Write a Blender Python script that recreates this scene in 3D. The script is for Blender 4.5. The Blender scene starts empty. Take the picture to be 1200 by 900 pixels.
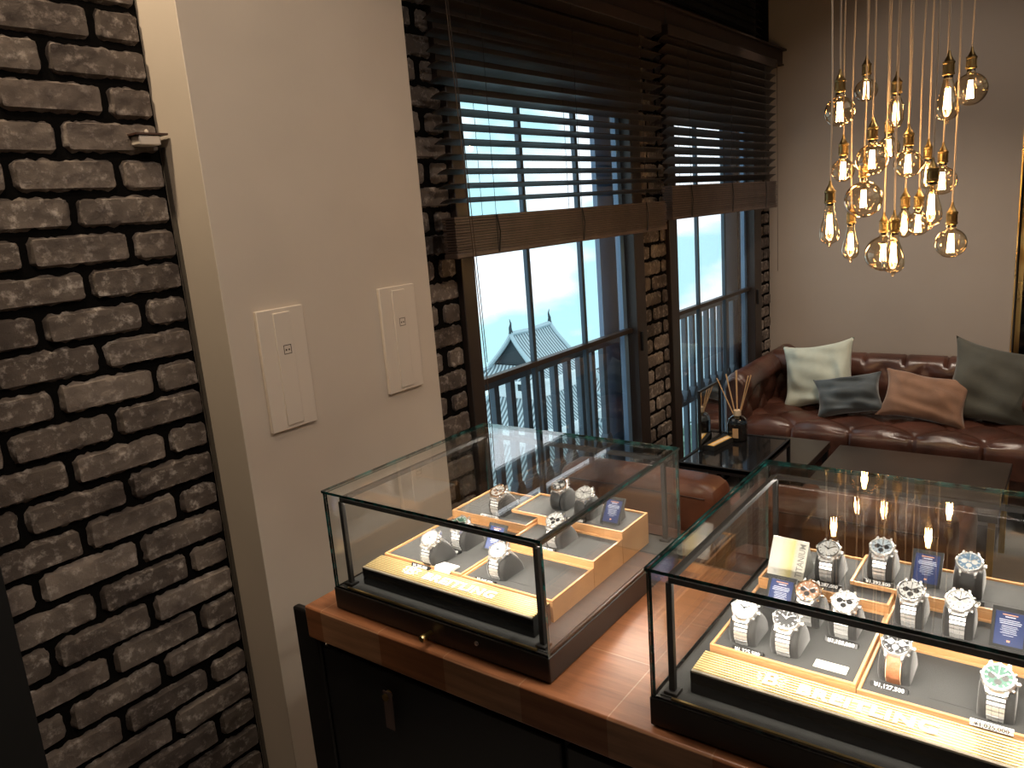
import bpy, math, random
from mathutils import Vector, Matrix
random.seed(7)
SC = bpy.context.scene
COL = SC.collection
H = 1.67                      # eye height above the floor

# ------------------------------------------------------------------ camera
cd = bpy.data.cameras.new('camera'); cam = bpy.data.objects.new('camera', cd); COL.objects.link(cam)
cd.sensor_width = 36; cd.lens = 899.92 / 1200 * 36; cd.clip_start = .02; cd.clip_end = 3000
Rr = [(0.59012543, -0.8036617, -0.07668021), (-0.21914623, -0.06805063, -0.973316), (0.77699865, 0.5911827, -0.21627784)]
M = Matrix.Identity(4)
for i in range(3):
    M[i][0] = Rr[0][i]; M[i][1] = -Rr[1][i]; M[i][2] = -Rr[2][i]
M[2][3] = H
cam.matrix_world = M
SC.camera = cam

# ------------------------------------------------------------------ render look
SC.view_settings.view_transform = 'Standard'; SC.view_settings.look = 'None'
SC.view_settings.gamma = 1; SC.view_settings.exposure = 0; SC.view_settings.use_curve_mapping = False
try:
    SC.cycles.transparent_max_bounces = 40; SC.cycles.max_bounces = 10
    SC.cycles.glossy_bounces = 6; SC.cycles.sample_clamp_indirect = 6
    SC.cycles.use_denoising = True
except Exception: pass

# ------------------------------------------------------------------ sky
w = bpy.data.worlds.new('sky'); SC.world = w; w.use_nodes = True
nt = w.node_tree; nt.nodes.clear()
out = nt.nodes.new('ShaderNodeOutputWorld'); bg = nt.nodes.new('ShaderNodeBackground')
tc = nt.nodes.new('ShaderNodeTexCoord'); mp = nt.nodes.new('ShaderNodeMapping'); mp.inputs['Scale'].default_value = (1.6, 1.6, 3.2)
mp.inputs['Location'].default_value = (.35, .1, .62)
nz = nt.nodes.new('ShaderNodeTexNoise'); nz.inputs['Scale'].default_value = 3.2; nz.inputs['Detail'].default_value = 5; nz.inputs['Roughness'].default_value = .45
cr = nt.nodes.new('ShaderNodeValToRGB')
cr.color_ramp.elements[0].position = .42; cr.color_ramp.elements[0].color = (.48, .83, .90, 1)
cr.color_ramp.elements[1].position = .53; cr.color_ramp.elements[1].color = (1.0, 1.05, 1.1, 1)
L = nt.links
L.new(tc.outputs['Generated'], mp.inputs[0]); L.new(mp.outputs[0], nz.inputs[0]); L.new(nz.outputs[0], cr.inputs[0])
L.new(cr.outputs[0], bg.inputs[0]); L.new(bg.outputs[0], out.inputs[0]); bg.inputs[1].default_value = 1.45

# ------------------------------------------------------------------ ceiling lights of the shop, plus a broad fill
def look(o, tgt):
    d = Vector(tgt) - o.location
    o.rotation_euler = d.to_track_quat('-Z', 'Y').to_euler()
def spot(loc, tgt, e, ang=60, col=(1, .80, .60), r=.04, blend=.8):
    l = bpy.data.lights.new('ceiling_spot', 'SPOT'); l.energy = e; l.color = col; l.spot_size = math.radians(ang)
    l.spot_blend = blend; l.shadow_soft_size = r
    o = bpy.data.objects.new('ceiling_spot_light', l); COL.objects.link(o); o.location = loc; look(o, tgt); return o
def area(loc, tgt, e, sx, sy, col=(1, .8, .6), nm='area_light'):
    l = bpy.data.lights.new(nm, 'AREA'); l.shape = 'RECTANGLE'; l.size = sx; l.size_y = sy; l.energy = e; l.color = col
    o = bpy.data.objects.new(nm, l); COL.objects.link(o); o.location = loc; look(o, tgt); return o
WARM = (1, .78, .56)
LIGHTS = dict(
    brick=spot((.30, .70, 2.93), (.72, 1.66, 1.9), 30, 80),
    ret=spot((.45, 1.50, 2.93), (.97, 1.60, 2.2), 62, 75, (1, .80, .55)),
    column=spot((1.0, -.3, 2.93), (1.35, 1.52, 1.2), 40, 70, (1, .89, .78)),
    pier=spot((2.7, .75, 2.93), (3.39, 1.66, 1.25), 22, 34, (1, .78, .52)),
    counter=spot((.95, .85, 2.93), (1.0, .62, .94), 60, 55, (1, .87, .74)),
    counter2=spot((1.15, .1, 2.93), (1.15, .2, .94), 60, 55, (1, .87, .74)),
    sofa=spot((3.7, .75, 2.93), (4.5, .8, .5), 95, 80, (1, .84, .68)),
    sofa2=spot((4.3, 1.35, 2.93), (4.7, 1.2, .6), 28, 70, (1, .84, .68)),
    back=spot((3.9, .7, 2.93), (5.06, .75, 1.6), 18, 90, (1, .87, .76)),
    chairs=spot((2.3, .9, 2.93), (2.3, 1.0, .5), 42, 75, (1, .84, .68)),
    right=spot((3.2, -.9, 2.93), (3.9, -.1, .3), 60, 85, (1, .84, .68)),
)
fill = area((1.6, -.9, 2.9), (1.6, -.7, 0), 20, 3.0, 2.2, (1, .86, .74), 'ceiling_fill_light')  # broad area lamp that fills the room; no panel is modelled

# ------------------------------------------------------------------ materials
MATS = {}
def new_mat(name):
    m = bpy.data.materials.new(name); m.use_nodes = True
    return m, m.node_tree, m.node_tree.nodes['Principled BSDF']
def mat(name, col, rough=.5, metal=0, bump=0, bscale=60, var=0, vscale=6, coat=0, spec=None, sheen=0, emit=None, es=0, aniso=None):
    if name in MATS: return MATS[name]
    m, t, b = new_mat(name)
    b.inputs['Base Color'].default_value = (*col, 1); b.inputs['Roughness'].default_value = rough; b.inputs['Metallic'].default_value = metal
    if coat: b.inputs['Coat Weight'].default_value = coat; b.inputs['Coat Roughness'].default_value = .15
    if spec is not None: b.inputs['Specular IOR Level'].default_value = spec
    if sheen: b.inputs['Sheen Weight'].default_value = sheen; b.inputs['Sheen Roughness'].default_value = .4
    if emit: b.inputs['Emission Color'].default_value = (*emit, 1); b.inputs['Emission Strength'].default_value = es
    co = t.nodes.new('ShaderNodeTexCoord')
    n = t.nodes.new('ShaderNodeTexNoise'); n.inputs['Scale'].default_value = vscale; n.inputs['Detail'].default_value = 6
    t.links.new(co.outputs['Object'], n.inputs[0])
    if var:
        r = t.nodes.new('ShaderNodeValToRGB')
        r.color_ramp.elements[0].position = .3; r.color_ramp.elements[0].color = (*[c * (1 - var) for c in col], 1)
        r.color_ramp.elements[1].position = .7; r.color_ramp.elements[1].color = (*[min(1, c * (1 + var)) for c in col], 1)
        t.links.new(n.outputs[0], r.inputs[0]); t.links.new(r.outputs[0], b.inputs['Base Color'])
    else:
        # a faint roughness mottling keeps every surface procedural
        mr = t.nodes.new('ShaderNodeMapRange'); mr.inputs[3].default_value = max(0, rough - .03); mr.inputs[4].default_value = min(1, rough + .03)
        t.links.new(n.outputs[0], mr.inputs[0]); t.links.new(mr.outputs[0], b.inputs['Roughness'])
    if bump:
        n2 = t.nodes.new('ShaderNodeTexNoise'); n2.inputs['Scale'].default_value = bscale; n2.inputs['Detail'].default_value = 4
        bp = t.nodes.new('ShaderNodeBump'); bp.inputs['Strength'].default_value = bump; bp.inputs['Distance'].default_value = .005
        t.links.new(co.outputs['Object'], n2.inputs[0]); t.links.new(n2.outputs[0], bp.inputs['Height']); t.links.new(bp.outputs[0], b.inputs['Normal'])
    MATS[name] = m; return m
def emis(name, col, s):
    m = bpy.data.materials.new(name); m.use_nodes = True; t = m.node_tree; t.nodes.clear()
    o = t.nodes.new('ShaderNodeOutputMaterial'); e = t.nodes.new('ShaderNodeEmission')
    e.inputs[0].default_value = (*col, 1); e.inputs[1].default_value = s; t.links.new(e.outputs[0], o.inputs[0]); return m
def glass(name, tint=(1, 1, 1), ior=1.5, rough=0, boost=1.0, glosscol=(1, 1, 1)):
    """thin clear pane: see-through plus a Fresnel mirror, same from both sides"""
    m = bpy.data.materials.new(name); m.use_nodes = True; t = m.node_tree; t.nodes.clear()
    o = t.nodes.new('ShaderNodeOutputMaterial'); mx = t.nodes.new('ShaderNodeMixShader')
    tr = t.nodes.new('ShaderNodeBsdfTransparent'); gl = t.nodes.new('ShaderNodeBsdfGlossy')
    tr.inputs[0].default_value = (*tint, 1); gl.inputs['Roughness'].default_value = rough; gl.inputs[0].default_value = (*glosscol, 1)
    fr = t.nodes.new('ShaderNodeFresnel'); ge = t.nodes.new('ShaderNodeNewGeometry')
    mr = t.nodes.new('ShaderNodeMapRange'); mr.inputs[3].default_value = ior; mr.inputs[4].default_value = 1 / ior
    t.links.new(ge.outputs['Backfacing'], mr.inputs[0]); t.links.new(mr.outputs[0], fr.inputs['IOR'])
    mu = t.nodes.new('ShaderNodeMath'); mu.operation = 'MULTIPLY'; mu.use_clamp = True; mu.inputs[1].default_value = boost
    t.links.new(fr.outputs[0], mu.inputs[0]); t.links.new(mu.outputs[0], mx.inputs[0])
    t.links.new(tr.outputs[0], mx.inputs[1]); t.links.new(gl.outputs[0], mx.inputs[2]); t.links.new(mx.outputs[0], o.inputs[0])
    return m

plaster = mat('beige_plaster', (.52, .445, .37), .75, bump=.12, bscale=18, var=.06, vscale=3)
backwall = mat('taupe_wall_paint', (.325, .277, .236), .8, bump=.08, bscale=30, var=.04, vscale=2)
mortar = mat('black_mortar', (.0045, .004, .0035), .95, bump=.5, bscale=90, spec=.05)
darkwood = mat('dark_brown_wood', (.022, .013, .010), .42, bump=.1, bscale=40, var=.3, vscale=8)
framewood = mat('brown_window_frame', (.026, .018, .015), .45, bump=.1, bscale=30, var=.15)
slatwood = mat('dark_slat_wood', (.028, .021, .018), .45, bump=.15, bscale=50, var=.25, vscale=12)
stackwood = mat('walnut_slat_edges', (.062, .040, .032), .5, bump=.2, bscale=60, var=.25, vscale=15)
blackmetal = mat('black_powder_metal', (.012, .011, .011), .42, .3, bump=.05, bscale=300)
barmetal = mat('black_light_bar', (.016, .014, .013), .6, .0)
bronze = mat('dark_bronze_base', (.06, .054, .049), .38, .6, bump=.05, bscale=400)
blackpanel = mat('black_cabinet_panel', (.010, .010, .011), .45, bump=.05, bscale=200)
felt = mat('grey_felt', (.046, .046, .045), .95, bump=.2, bscale=700, var=.08, vscale=30, sheen=.3)
cushfelt = mat('dark_grey_suede', (.030, .029, .028), .9, bump=.15, bscale=500, var=.12, vscale=40, sheen=.4)
traywood = mat('light_oak_tray', (.62, .33, .14), .45, bump=.06, bscale=120, var=.12, vscale=14)
brass = mat('brushed_brass', (.80, .56, .22), .28, 1, bump=.1, bscale=300)
goldplate = mat('ribbed_gold_plate', (.83, .68, .38), .38, .85)
steel = mat('polished_steel', (.88, .87, .86), .27, .9)
linksteel = mat('satin_link_steel', (.88, .87, .86), .42, .75)
steel2 = mat('brushed_steel', (.72, .71, .70), .3, 1)
whitepaint = mat('white_letter_enamel', (.9, .9, .88), .4)
rubber = mat('black_rubber', (.015, .015, .015), .6)
carpet = mat('grey_carpet_floor', (.40, .365, .33), .95, bump=.4, bscale=300, var=.12, vscale=5)
railm = mat('slate_blue_railing_metal', (.07, .10, .13), .35, .5)
extwall = mat('slate_exterior_panel', (.16, .26, .40), .5, bump=.05, var=.06)
creamplate = mat('cream_switch_plastic', (.60, .52, .44), .4)
blacktop = mat('black_glass_top', (.008, .008, .009), .04, coat=.5)
tabletop = mat('dark_stained_table', (.035, .025, .02), .3, var=.2, vscale=5)
pane = glass('window_pane', (.97, .99, 1), 1.45)
caseglass = glass('case_glass', (.985, .995, .99), 1.5, boost=1.25)
bulbglass = glass('amber_bulb_glass', (.95, .86, .72), 1.5, 0, 2.6, (1, .9, .75))

def edge_mat():
    m, t, b = new_mat('green_glass_edge')
    b.inputs['Base Color'].default_value = (.012, .085, .075, 1); b.inputs['Roughness'].default_value = .12
    co = t.nodes.new('ShaderNodeTexCoord'); n = t.nodes.new('ShaderNodeTexNoise'); n.inputs['Scale'].default_value = 45
    r = t.nodes.new('ShaderNodeValToRGB'); r.color_ramp.elements[0].position = .42; r.color_ramp.elements[0].color = (.004, .018, .016, 1)
    r.color_ramp.elements[1].position = .74; r.color_ramp.elements[1].color = (.02, .17, .16, 1)
    t.links.new(co.outputs['Object'], n.inputs[0]); t.links.new(n.outputs[0], r.inputs[0]); t.links.new(r.outputs[0], b.inputs['Base Color'])
    b.inputs['Coat Weight'].default_value = 1; return m
glassedge = edge_mat()

def brick_mat():
    m, t, b = new_mat('weathered_brick')
    at = t.nodes.new('ShaderNodeAttribute'); at.attribute_name = 'tone'
    co = t.nodes.new('ShaderNodeTexCoord')
    n1 = t.nodes.new('ShaderNodeTexNoise'); n1.inputs['Scale'].default_value = 38; n1.inputs['Detail'].default_value = 8; n1.inputs['Roughness'].default_value = .7
    n2 = t.nodes.new('ShaderNodeTexNoise'); n2.inputs['Scale'].default_value = 7; n2.inputs['Detail'].default_value = 5
    t.links.new(co.outputs['Object'], n1.inputs[0]); t.links.new(co.outputs['Object'], n2.inputs[0])
    base = t.nodes.new('ShaderNodeValToRGB')
    base.color_ramp.elements[0].position = 0; base.color_ramp.elements[0].color = (.075, .056, .045, 1)
    base.color_ramp.elements[1].position = 1; base.color_ramp.elements[1].color = (.21, .168, .138, 1)
    t.links.new(at.outputs['Fac'], base.inputs[0])
    chalk = t.nodes.new('ShaderNodeValToRGB'); chalk.color_ramp.elements[0].position = .52; chalk.color_ramp.elements[0].color = (0, 0, 0, 1)
    chalk.color_ramp.elements[1].position = .66; chalk.color_ramp.elements[1].color = (.85, .85, .85, 1)
    t.links.new(n1.outputs[0], chalk.inputs[0])
    mx = t.nodes.new('ShaderNodeMixRGB'); mx.inputs[2].default_value = (.46, .40, .35, 1)
    t.links.new(chalk.outputs[0], mx.inputs[0]); t.links.new(base.outputs[0], mx.inputs[1])
    dk = t.nodes.new('ShaderNodeValToRGB'); dk.color_ramp.elements[0].position = .35; dk.color_ramp.elements[0].color = (.45, .42, .42, 1)
    dk.color_ramp.elements[1].position = .6; dk.color_ramp.elements[1].color = (1, 1, 1, 1)
    t.links.new(n2.outputs[0], dk.inputs[0])
    ml = t.nodes.new('ShaderNodeMixRGB'); ml.blend_type = 'MULTIPLY'; ml.inputs[0].default_value = 1
    t.links.new(mx.outputs[0], ml.inputs[1]); t.links.new(dk.outputs[0], ml.inputs[2]); t.links.new(ml.outputs[0], b.inputs['Base Color'])
    b.inputs['Roughness'].default_value = .85
    bp = t.nodes.new('ShaderNodeBump'); bp.inputs['Strength'].default_value = .7; bp.inputs['Distance'].default_value = .006
    t.links.new(n1.outputs[0], bp.inputs['Height']); t.links.new(bp.outputs[0], b.inputs['Normal']); return m
brickm = brick_mat()

def wood_counter():
    m, t, b = new_mat('orange_walnut_counter')
    co = t.nodes.new('ShaderNodeTexCoord'); mpp = t.nodes.new('ShaderNodeMapping'); mpp.inputs['Scale'].default_value = (1.5, 14, 14)
    n = t.nodes.new('ShaderNodeTexNoise'); n.inputs['Scale'].default_value = 3; n.inputs['Detail'].default_value = 8; n.inputs['Roughness'].default_value = .6
    br = t.nodes.new('ShaderNodeTexBrick'); br.inputs['Scale'].default_value = 1; br.inputs['Mortar Size'].default_value = .0012
    br.inputs['Brick Width'].default_value = .30; br.inputs['Row Height'].default_value = .16; br.inputs['Mortar Smooth'].default_value = .2
    br.inputs['Color1'].default_value = (.35, .145, .065, 1); br.inputs['Color2'].default_value = (.34, .140, .062, 1); br.inputs['Mortar'].default_value = (.46, .25, .14, 1)
    mp2 = t.nodes.new('ShaderNodeMapping'); mp2.inputs['Rotation'].default_value = (0, 0, 0)
    t.links.new(co.outputs['Object'], mp2.inputs[0]); t.links.new(mp2.outputs[0], br.inputs[0])
    mp3 = t.nodes.new('ShaderNodeMapping'); mp3.inputs['Scale'].default_value = (22, 1.8, 22)
    t.links.new(co.outputs['Object'], mp3.inputs[0]); t.links.new(mp3.outputs[0], n.inputs[0])
    r = t.nodes.new('ShaderNodeValToRGB'); r.color_ramp.elements[0].position = .3; r.color_ramp.elements[0].color = (.62, .58, .55, 1)
    r.color_ramp.elements[1].position = .7; r.color_ramp.elements[1].color = (1.15, 1.1, 1.05, 1)
    t.links.new(n.outputs[0], r.inputs[0])
    ml = t.nodes.new('ShaderNodeMixRGB'); ml.blend_type = 'MULTIPLY'; ml.inputs[0].default_value = 1
    t.links.new(br.outputs['Color'], ml.inputs[1]); t.links.new(r.outputs[0], ml.inputs[2]); t.links.new(ml.outputs[0], b.inputs['Base Color'])
    b.inputs['Roughness'].default_value = .36; return m
counterwood = wood_counter()

def leather(name, col, rough=.33):
    if name in MATS: return MATS[name]
    m, t, b = new_mat(name)
    co = t.nodes.new('ShaderNodeTexCoord')
    n = t.nodes.new('ShaderNodeTexNoise'); n.inputs['Scale'].default_value = 6; n.inputs['Detail'].default_value = 5
    r = t.nodes.new('ShaderNodeValToRGB'); r.color_ramp.elements[0].position = .35; r.color_ramp.elements[0].color = (*[c * .55 for c in col], 1)
    r.color_ramp.elements[1].position = .7; r.color_ramp.elements[1].color = (*[min(1, c * 1.35) for c in col], 1)
    v = t.nodes.new('ShaderNodeTexVoronoi'); v.inputs['Scale'].default_value = 260
    bp = t.nodes.new('ShaderNodeBump'); bp.inputs['Strength'].default_value = .12; bp.inputs['Distance'].default_value = .002
    n3 = t.nodes.new('ShaderNodeTexNoise'); n3.inputs['Scale'].default_value = 14; n3.inputs['Detail'].default_value = 3
    bp2 = t.nodes.new('ShaderNodeBump'); bp2.inputs['Strength'].default_value = .35; bp2.inputs['Distance'].default_value = .01
    for a in (n, v, n3): t.links.new(co.outputs['Object'], a.inputs[0])
    t.links.new(n.outputs[0], r.inputs[0]); t.links.new(r.outputs[0], b.inputs['Base Color'])
    t.links.new(v.outputs[0], bp.inputs['Height']); t.links.new(n3.outputs[0], bp2.inputs['Height']); t.links.new(bp2.outputs[0], bp.inputs['Normal']); t.links.new(bp.outputs[0], b.inputs['Normal'])
    b.inputs['Roughness'].default_value = rough; MATS[name] = m; return m
sofaleather = leather('oxblood_leather', (.072, .029, .020), .28)
chairleather = leather('cognac_leather', (.17, .062, .032), .38)

# ------------------------------------------------------------------ mesh helpers
class MB:
    def __init__(s): s.v = []; s.f = []; s.mi = []; s.tone = []
    def add(s, vs, fs, mi=0, tone=None):
        o = len(s.v); s.v += [tuple(p) for p in vs]; s.f += [tuple(i + o for i in f) for f in fs]; s.mi += [mi] * len(fs)
        s.tone += [tone if tone is not None else .5] * len(vs)
    def box(s, x0, x1, y0, y1, z0, z1, mi=0, T=None, edge=None):
        vs = [(x, y, z) for x in (x0, x1) for y in (y0, y1) for z in (z0, z1)]
        fs = [(0, 1, 3, 2), (4, 6, 7, 5), (0, 4, 5, 1), (2, 3, 7, 6), (0, 2, 6, 4), (1, 5, 7, 3)]
        if T: vs = [T(Vector(p)) for p in vs]
        if edge is None: s.add(vs, fs, mi)
        else:
            d = [x1 - x0, y1 - y0, z1 - z0]; k = d.index(min(d)); o = len(s.v)
            s.v += [tuple(p) for p in vs]; s.tone += [.5] * 8
            for j, f in enumerate(fs):
                s.f.append(tuple(i + o for i in f)); s.mi.append(mi if j // 2 == k else edge)
    def lathe(s, prof, c=(0, 0, 0), n=24, mi=0, T=None, cap=True, axis='z', mod=None):
        vs = []
        for (r, z) in prof:
            for k in range(n):
                a = 2 * math.pi * k / n; rr = r * (mod(k, n) if mod else 1)
                p = Vector((rr * math.cos(a), rr * math.sin(a), z))
                if axis == 'x': p = Vector((p.z, p.x, p.y))
                if axis == 'y': p = Vector((p.x, p.z, p.y))
                p += Vector(c); vs.append(T(p) if T else p)
        fs = []
        for i in range(len(prof) - 1):
            for k in range(n):
                a = i * n + k; b_ = i * n + (k + 1) % n; fs.append((a, b_, b_ + n, a + n))
        if cap:
            fs.append(tuple(range(n))[::-1]); fs.append(tuple((len(prof) - 1) * n + k for k in range(n)))
        s.add(vs, fs, mi)
    def tube(s, pts, r, n=8, mi=0, T=None, cap=True):
        pts = [Vector(p) for p in pts]; rings = []
        up = Vector((0, 0, 1))
        for i, p in enumerate(pts):
            d = (pts[min(i + 1, len(pts) - 1)] - pts[max(i - 1, 0)]).normalized()
            u = up if abs(d.z) < .9 else Vector((1, 0, 0))
            a = d.cross(u).normalized(); b_ = a.cross(d).normalized(); rr = r[i] if isinstance(r, (list, tuple)) else r
            rings.append([p + a * rr * math.cos(2 * math.pi * k / n) + b_ * rr * math.sin(2 * math.pi * k / n) for k in range(n)])
        vs = [T(q) if T else q for g in rings for q in g]; fs = []
        for i in range(len(rings) - 1):
            for k in range(n):
                a = i * n + k; b_ = i * n + (k + 1) % n; fs.append((a, b_, b_ + n, a + n))
        if cap: fs.append(tuple(range(n))[::-1]); fs.append(tuple((len(rings) - 1) * n + k for k in range(n)))
        s.add(vs, fs, mi)
    def prism(s, poly, a0, a1, plane='xz', mi=0, T=None):
        """polygon in one plane pulled along the third axis"""
        def P(p, a):
            if plane == 'xz': return Vector((p[0], a, p[1]))
            if plane == 'xy': return Vector((p[0], p[1], a))
            return Vector((a, p[0], p[1]))
        n = len(poly); vs = [P(p, a0) for p in poly] + [P(p, a1) for p in poly]
        if T: vs = [T(v) for v in vs]
        fs = [tuple(range(n)), tuple(range(n, 2 * n))[::-1]] + [(i, i + n, (i + 1) % n + n, (i + 1) % n) for i in range(n)]
        s.add(vs, fs, mi)
    def grid(s, fn, nu, nv, mi=0, wrapu=False):
        vs = [fn(i / nu, j / nv) for i in range(nu + (0 if wrapu else 1)) for j in range(nv + 1)]
        fs = []; m = nu if wrapu else nu + 1
        for i in range(nu):
            for j in range(nv):
                a = i * (nv + 1) + j; b_ = ((i + 1) % m) * (nv + 1) + j
                fs.append((a, b_, b_ + 1, a + 1))
        s.add(vs, fs, mi)
    def build(s, name, mats, parent=None, smooth=None, bevel=0, loc=None, tone=False):
        me = bpy.data.meshes.new(name); me.from_pydata(s.v, [], s.f)
        for m in (mats if isinstance(mats, (list, tuple)) else [mats]): me.materials.append(m)
        me.polygons.foreach_set('material_index', s.mi)
        import bmesh
        b = bmesh.new(); b.from_mesh(me); bmesh.ops.recalc_face_normals(b, faces=b.faces); b.to_mesh(me); b.free()
        if tone:
            at = me.attributes.new('tone', 'FLOAT', 'POINT'); at.data.foreach_set('value', s.tone)
        if smooth is not None:
            me.polygons.foreach_set('use_smooth', [True] * len(me.polygons))
            me.set_sharp_from_angle(angle=math.radians(smooth))
        o = bpy.data.objects.new(name, me); COL.objects.link(o)
        if loc: o.location = loc
        if parent: o.parent = parent
        if bevel:
            bm_ = o.modifiers.new('bevel', 'BEVEL'); bm_.width = bevel; bm_.segments = 2; bm_.limit_method = 'ANGLE'
            if smooth is None:
                me.polygons.foreach_set('use_smooth', [True] * len(me.polygons)); me.set_sharp_from_angle(angle=math.radians(35))
        return o
def tag(o, label=None, cat=None, group=None, kind=None):
    if label: o['label'] = label
    if cat: o['category'] = cat
    if group: o['group'] = group
    if kind: o['kind'] = kind
    return o
def empty(name, loc=(0, 0, 0), rz=0, label=None, cat=None, group=None, kind=None):
    o = bpy.data.objects.new(name, None); o.empty_display_size = .05; COL.objects.link(o)
    o.location = loc; o.rotation_euler = (0, 0, rz); return tag(o, label, cat, group, kind)
def bx(name, m, x0, x1, y0, y1, z0, z1, parent=None, bevel=0, edge=None):
    b = MB(); b.box(x0, x1, y0, y1, z0, z1, edge=1 if edge else None)
    return b.build(name, [m, edge] if edge else m, parent, bevel=bevel)
def struct(o): o['kind'] = 'structure'; return o
def copy_tree(o, parent=None):
    c = o.copy(); COL.objects.link(c); c.parent = parent
    for ch in o.children: copy_tree(ch, c)
    return c
def text(body, size, name, m, T, parent, bold=0, sx=1, ext=.0004, spacing=1.0):
    cu = bpy.data.curves.new(name, 'FONT'); cu.body = body; cu.size = size; cu.offset = bold; cu.extrude = ext; cu.align_x = 'CENTER'; cu.align_y = 'CENTER'
    cu.space_character = spacing; cu.resolution_u = 2
    o = bpy.data.objects.new('tmp', cu); COL.objects.link(o); bpy.context.view_layer.update()
    me = bpy.data.meshes.new_from_object(o.evaluated_get(bpy.context.evaluated_depsgraph_get()))
    bpy.data.objects.remove(o); me.transform(Matrix.Diagonal((sx, 1, 1, 1))); me.transform(T)
    me.materials.clear(); me.materials.append(m)
    r = bpy.data.objects.new(name, me); COL.objects.link(r)
    if parent: r.parent = parent
    return r
def hsh(*a):
    return (math.sin(sum(v * k for v, k in zip(a, (127.1, 311.7, 74.7)))) * 43758.5453) % 1
def vnoise(x, y, z=0):
    xi, yi = math.floor(x), math.floor(y); fx, fy = x - xi, y - yi
    fx = fx * fx * (3 - 2 * fx); fy = fy * fy * (3 - 2 * fy)
    a, b_, c, d = hsh(xi, yi, z), hsh(xi + 1, yi, z), hsh(xi, yi + 1, z), hsh(xi + 1, yi + 1, z)
    return (a * (1 - fx) + b_ * fx) * (1 - fy) + (c * (1 - fx) + d * fx) * fy

# ------------------------------------------------------------------ room shell
YB = 1.665; YC = 1.521; XW = 5.068; CZ = 2.96
struct(bx('floor', carpet, -2.6, 5.6, -3.2, 1.68, -.05, 0))
struct(bx('ceiling', mat('dark_ceiling_paint', (.10, .085, .075), .9), -2.6, 5.6, -3.2, 1.9, CZ, CZ + .05))
struct(bx('wall_back', backwall, XW, XW + .12, .318, 1.80, 0, CZ))
struct(bx('wall_return', backwall, XW + .12, 5.6, .318, .43, 0, CZ))
struct(bx('wall_right', backwall, -2.6, 5.6, -3.25, -3.2, 0, CZ))
struct(bx('wall_behind', plaster, -2.65, -2.6, -3.2, 1.8, 0, CZ))
struct(bx('wall_far', mat('dark_alcove_wall', (.05, .04, .04), .6), 5.55, 5.6, -3.2, .318, 0, CZ))
# window wall: solid pieces that leave the two window openings
WX = [(1.94, 3.255), (3.52, 4.845)]; WT, WB = 2.075, .10
b = MB()
for x0, x1 in ((-2.6, 1.94), (3.255, 3.52), (4.845, 5.19)): b.box(x0, x1, YB + .004, 1.80, 0, CZ)
for x0, x1 in WX:
    b.box(x0, x1, YB + .004, 1.80, WT, CZ); b.box(x0, x1, YB + .004, 1.80, 0, WB)
struct(b.build('wall_left', mortar))
struct(bx('wall_column', plaster, .975, 1.645, YC, YB + .03, 0, CZ, bevel=.0012))

# weathered bricks: one mesh per stretch of wall
def bricks(name, x0, x1, z0, z1, yf=YB, phase=0.0, zoff=1.5465, edge_x=.972, density=1.0, tight=0):
    b = MB(); P = .0745; BH = .0625 + tight; BL = .2015 if not tight else .1885; J = .012 if not tight else .025
    k0 = math.floor((z0 - zoff) / P); k1 = math.ceil((z1 - zoff) / P)
    for k in range(k0, k1 + 1):
        top = zoff + k * P; bot = top - BH
        if bot >= z1 or top <= z0: continue
        off = edge_x + (0 if k % 2 else (BL + J) / 2) + phase
        n = math.floor((x0 - off) / (BL + J))
        while True:
            r = off + n * (BL + J) + J; l = r; rr = l + BL; n += 1
            if l > x1: break
            a, c = max(l, x0), min(rr, x1)
            if c - a < .012: continue
            sd = hsh(n, k, edge_x); tone = min(1, max(0, .15 + .85 * hsh(n * 3.1, k * 1.7, 5) ** 1.2))
            dep = (.0075 if not tight else .003) + .003 * hsh(n, k, 9); tilt = (hsh(n, k, 3) - .5) * .006
            nu, nv = max(3, int((c - a) / .007 * density)), 10
            jt, jb = (hsh(n, k, 21) - .5) * .005, (hsh(n, k, 22) - .5) * .005
            def fn(u, v, a=a, c=c, top=top, bot=bot, dep=dep, tilt=tilt, sd=sd, jt=jt, jb=jb, k=k):
                # outer ring of the grid drops back to the wall and wobbles; inside is the worn face
                eu = min(u, 1 - u); ev = min(v, 1 - v); border = (eu < 1e-6 or ev < 1e-6)
                uu = u; vv = v
                x = a + (c - a) * uu; z = bot + jb + (top + jt - bot - jb) * vv
                wob = vnoise(x * 70, z * 70, sd) - .5; wob2 = vnoise(x * 150 + 9, z * 150, sd) - .5
                if eu < 1e-6: x += (.006 * wob)
                if ev < 1e-6: z += (.008 * wob + .005 * wob2)
                rnd = min(eu * (c - a), ev * (top - bot))
                cor = (max(0, .009 - eu * (c - a)) * max(0, .009 - ev * (top - bot))) ** .5
                if u < .5: x += cor * .6
                else: x -= cor * .6
                if v < .5: z += cor * .6
                else: z -= cor * .6
                d = 0 if border else dep * (1 - math.exp(-rnd / .0016)) + .004 * (vnoise(x * 45, z * 45, sd) - .5) + .0025 * wob2 + tilt * (u - .5)
                return (x, yf - d + (.006 if border else 0), z)
            o = len(b.v); b.grid(fn, nu, nv)
            for i in range(o, len(b.v)): b.tone[i] = tone
    return b.build(name, brickm, smooth=50, tone=True)
struct(bricks('wall_left_brickwork', .475, .972, .0, CZ))
struct(bricks('wall_window_brickwork', 1.60, 1.935, .0, 2.45, edge_x=1.935, tight=.0015))
struct(bricks('wall_pier_brickwork', 3.262, 3.515, .0, 2.43, edge_x=3.335, tight=.0015))
struct(bricks('wall_corner_brickwork', 4.85, 5.06, .0, 2.43, edge_x=4.93, tight=.0015))
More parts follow.
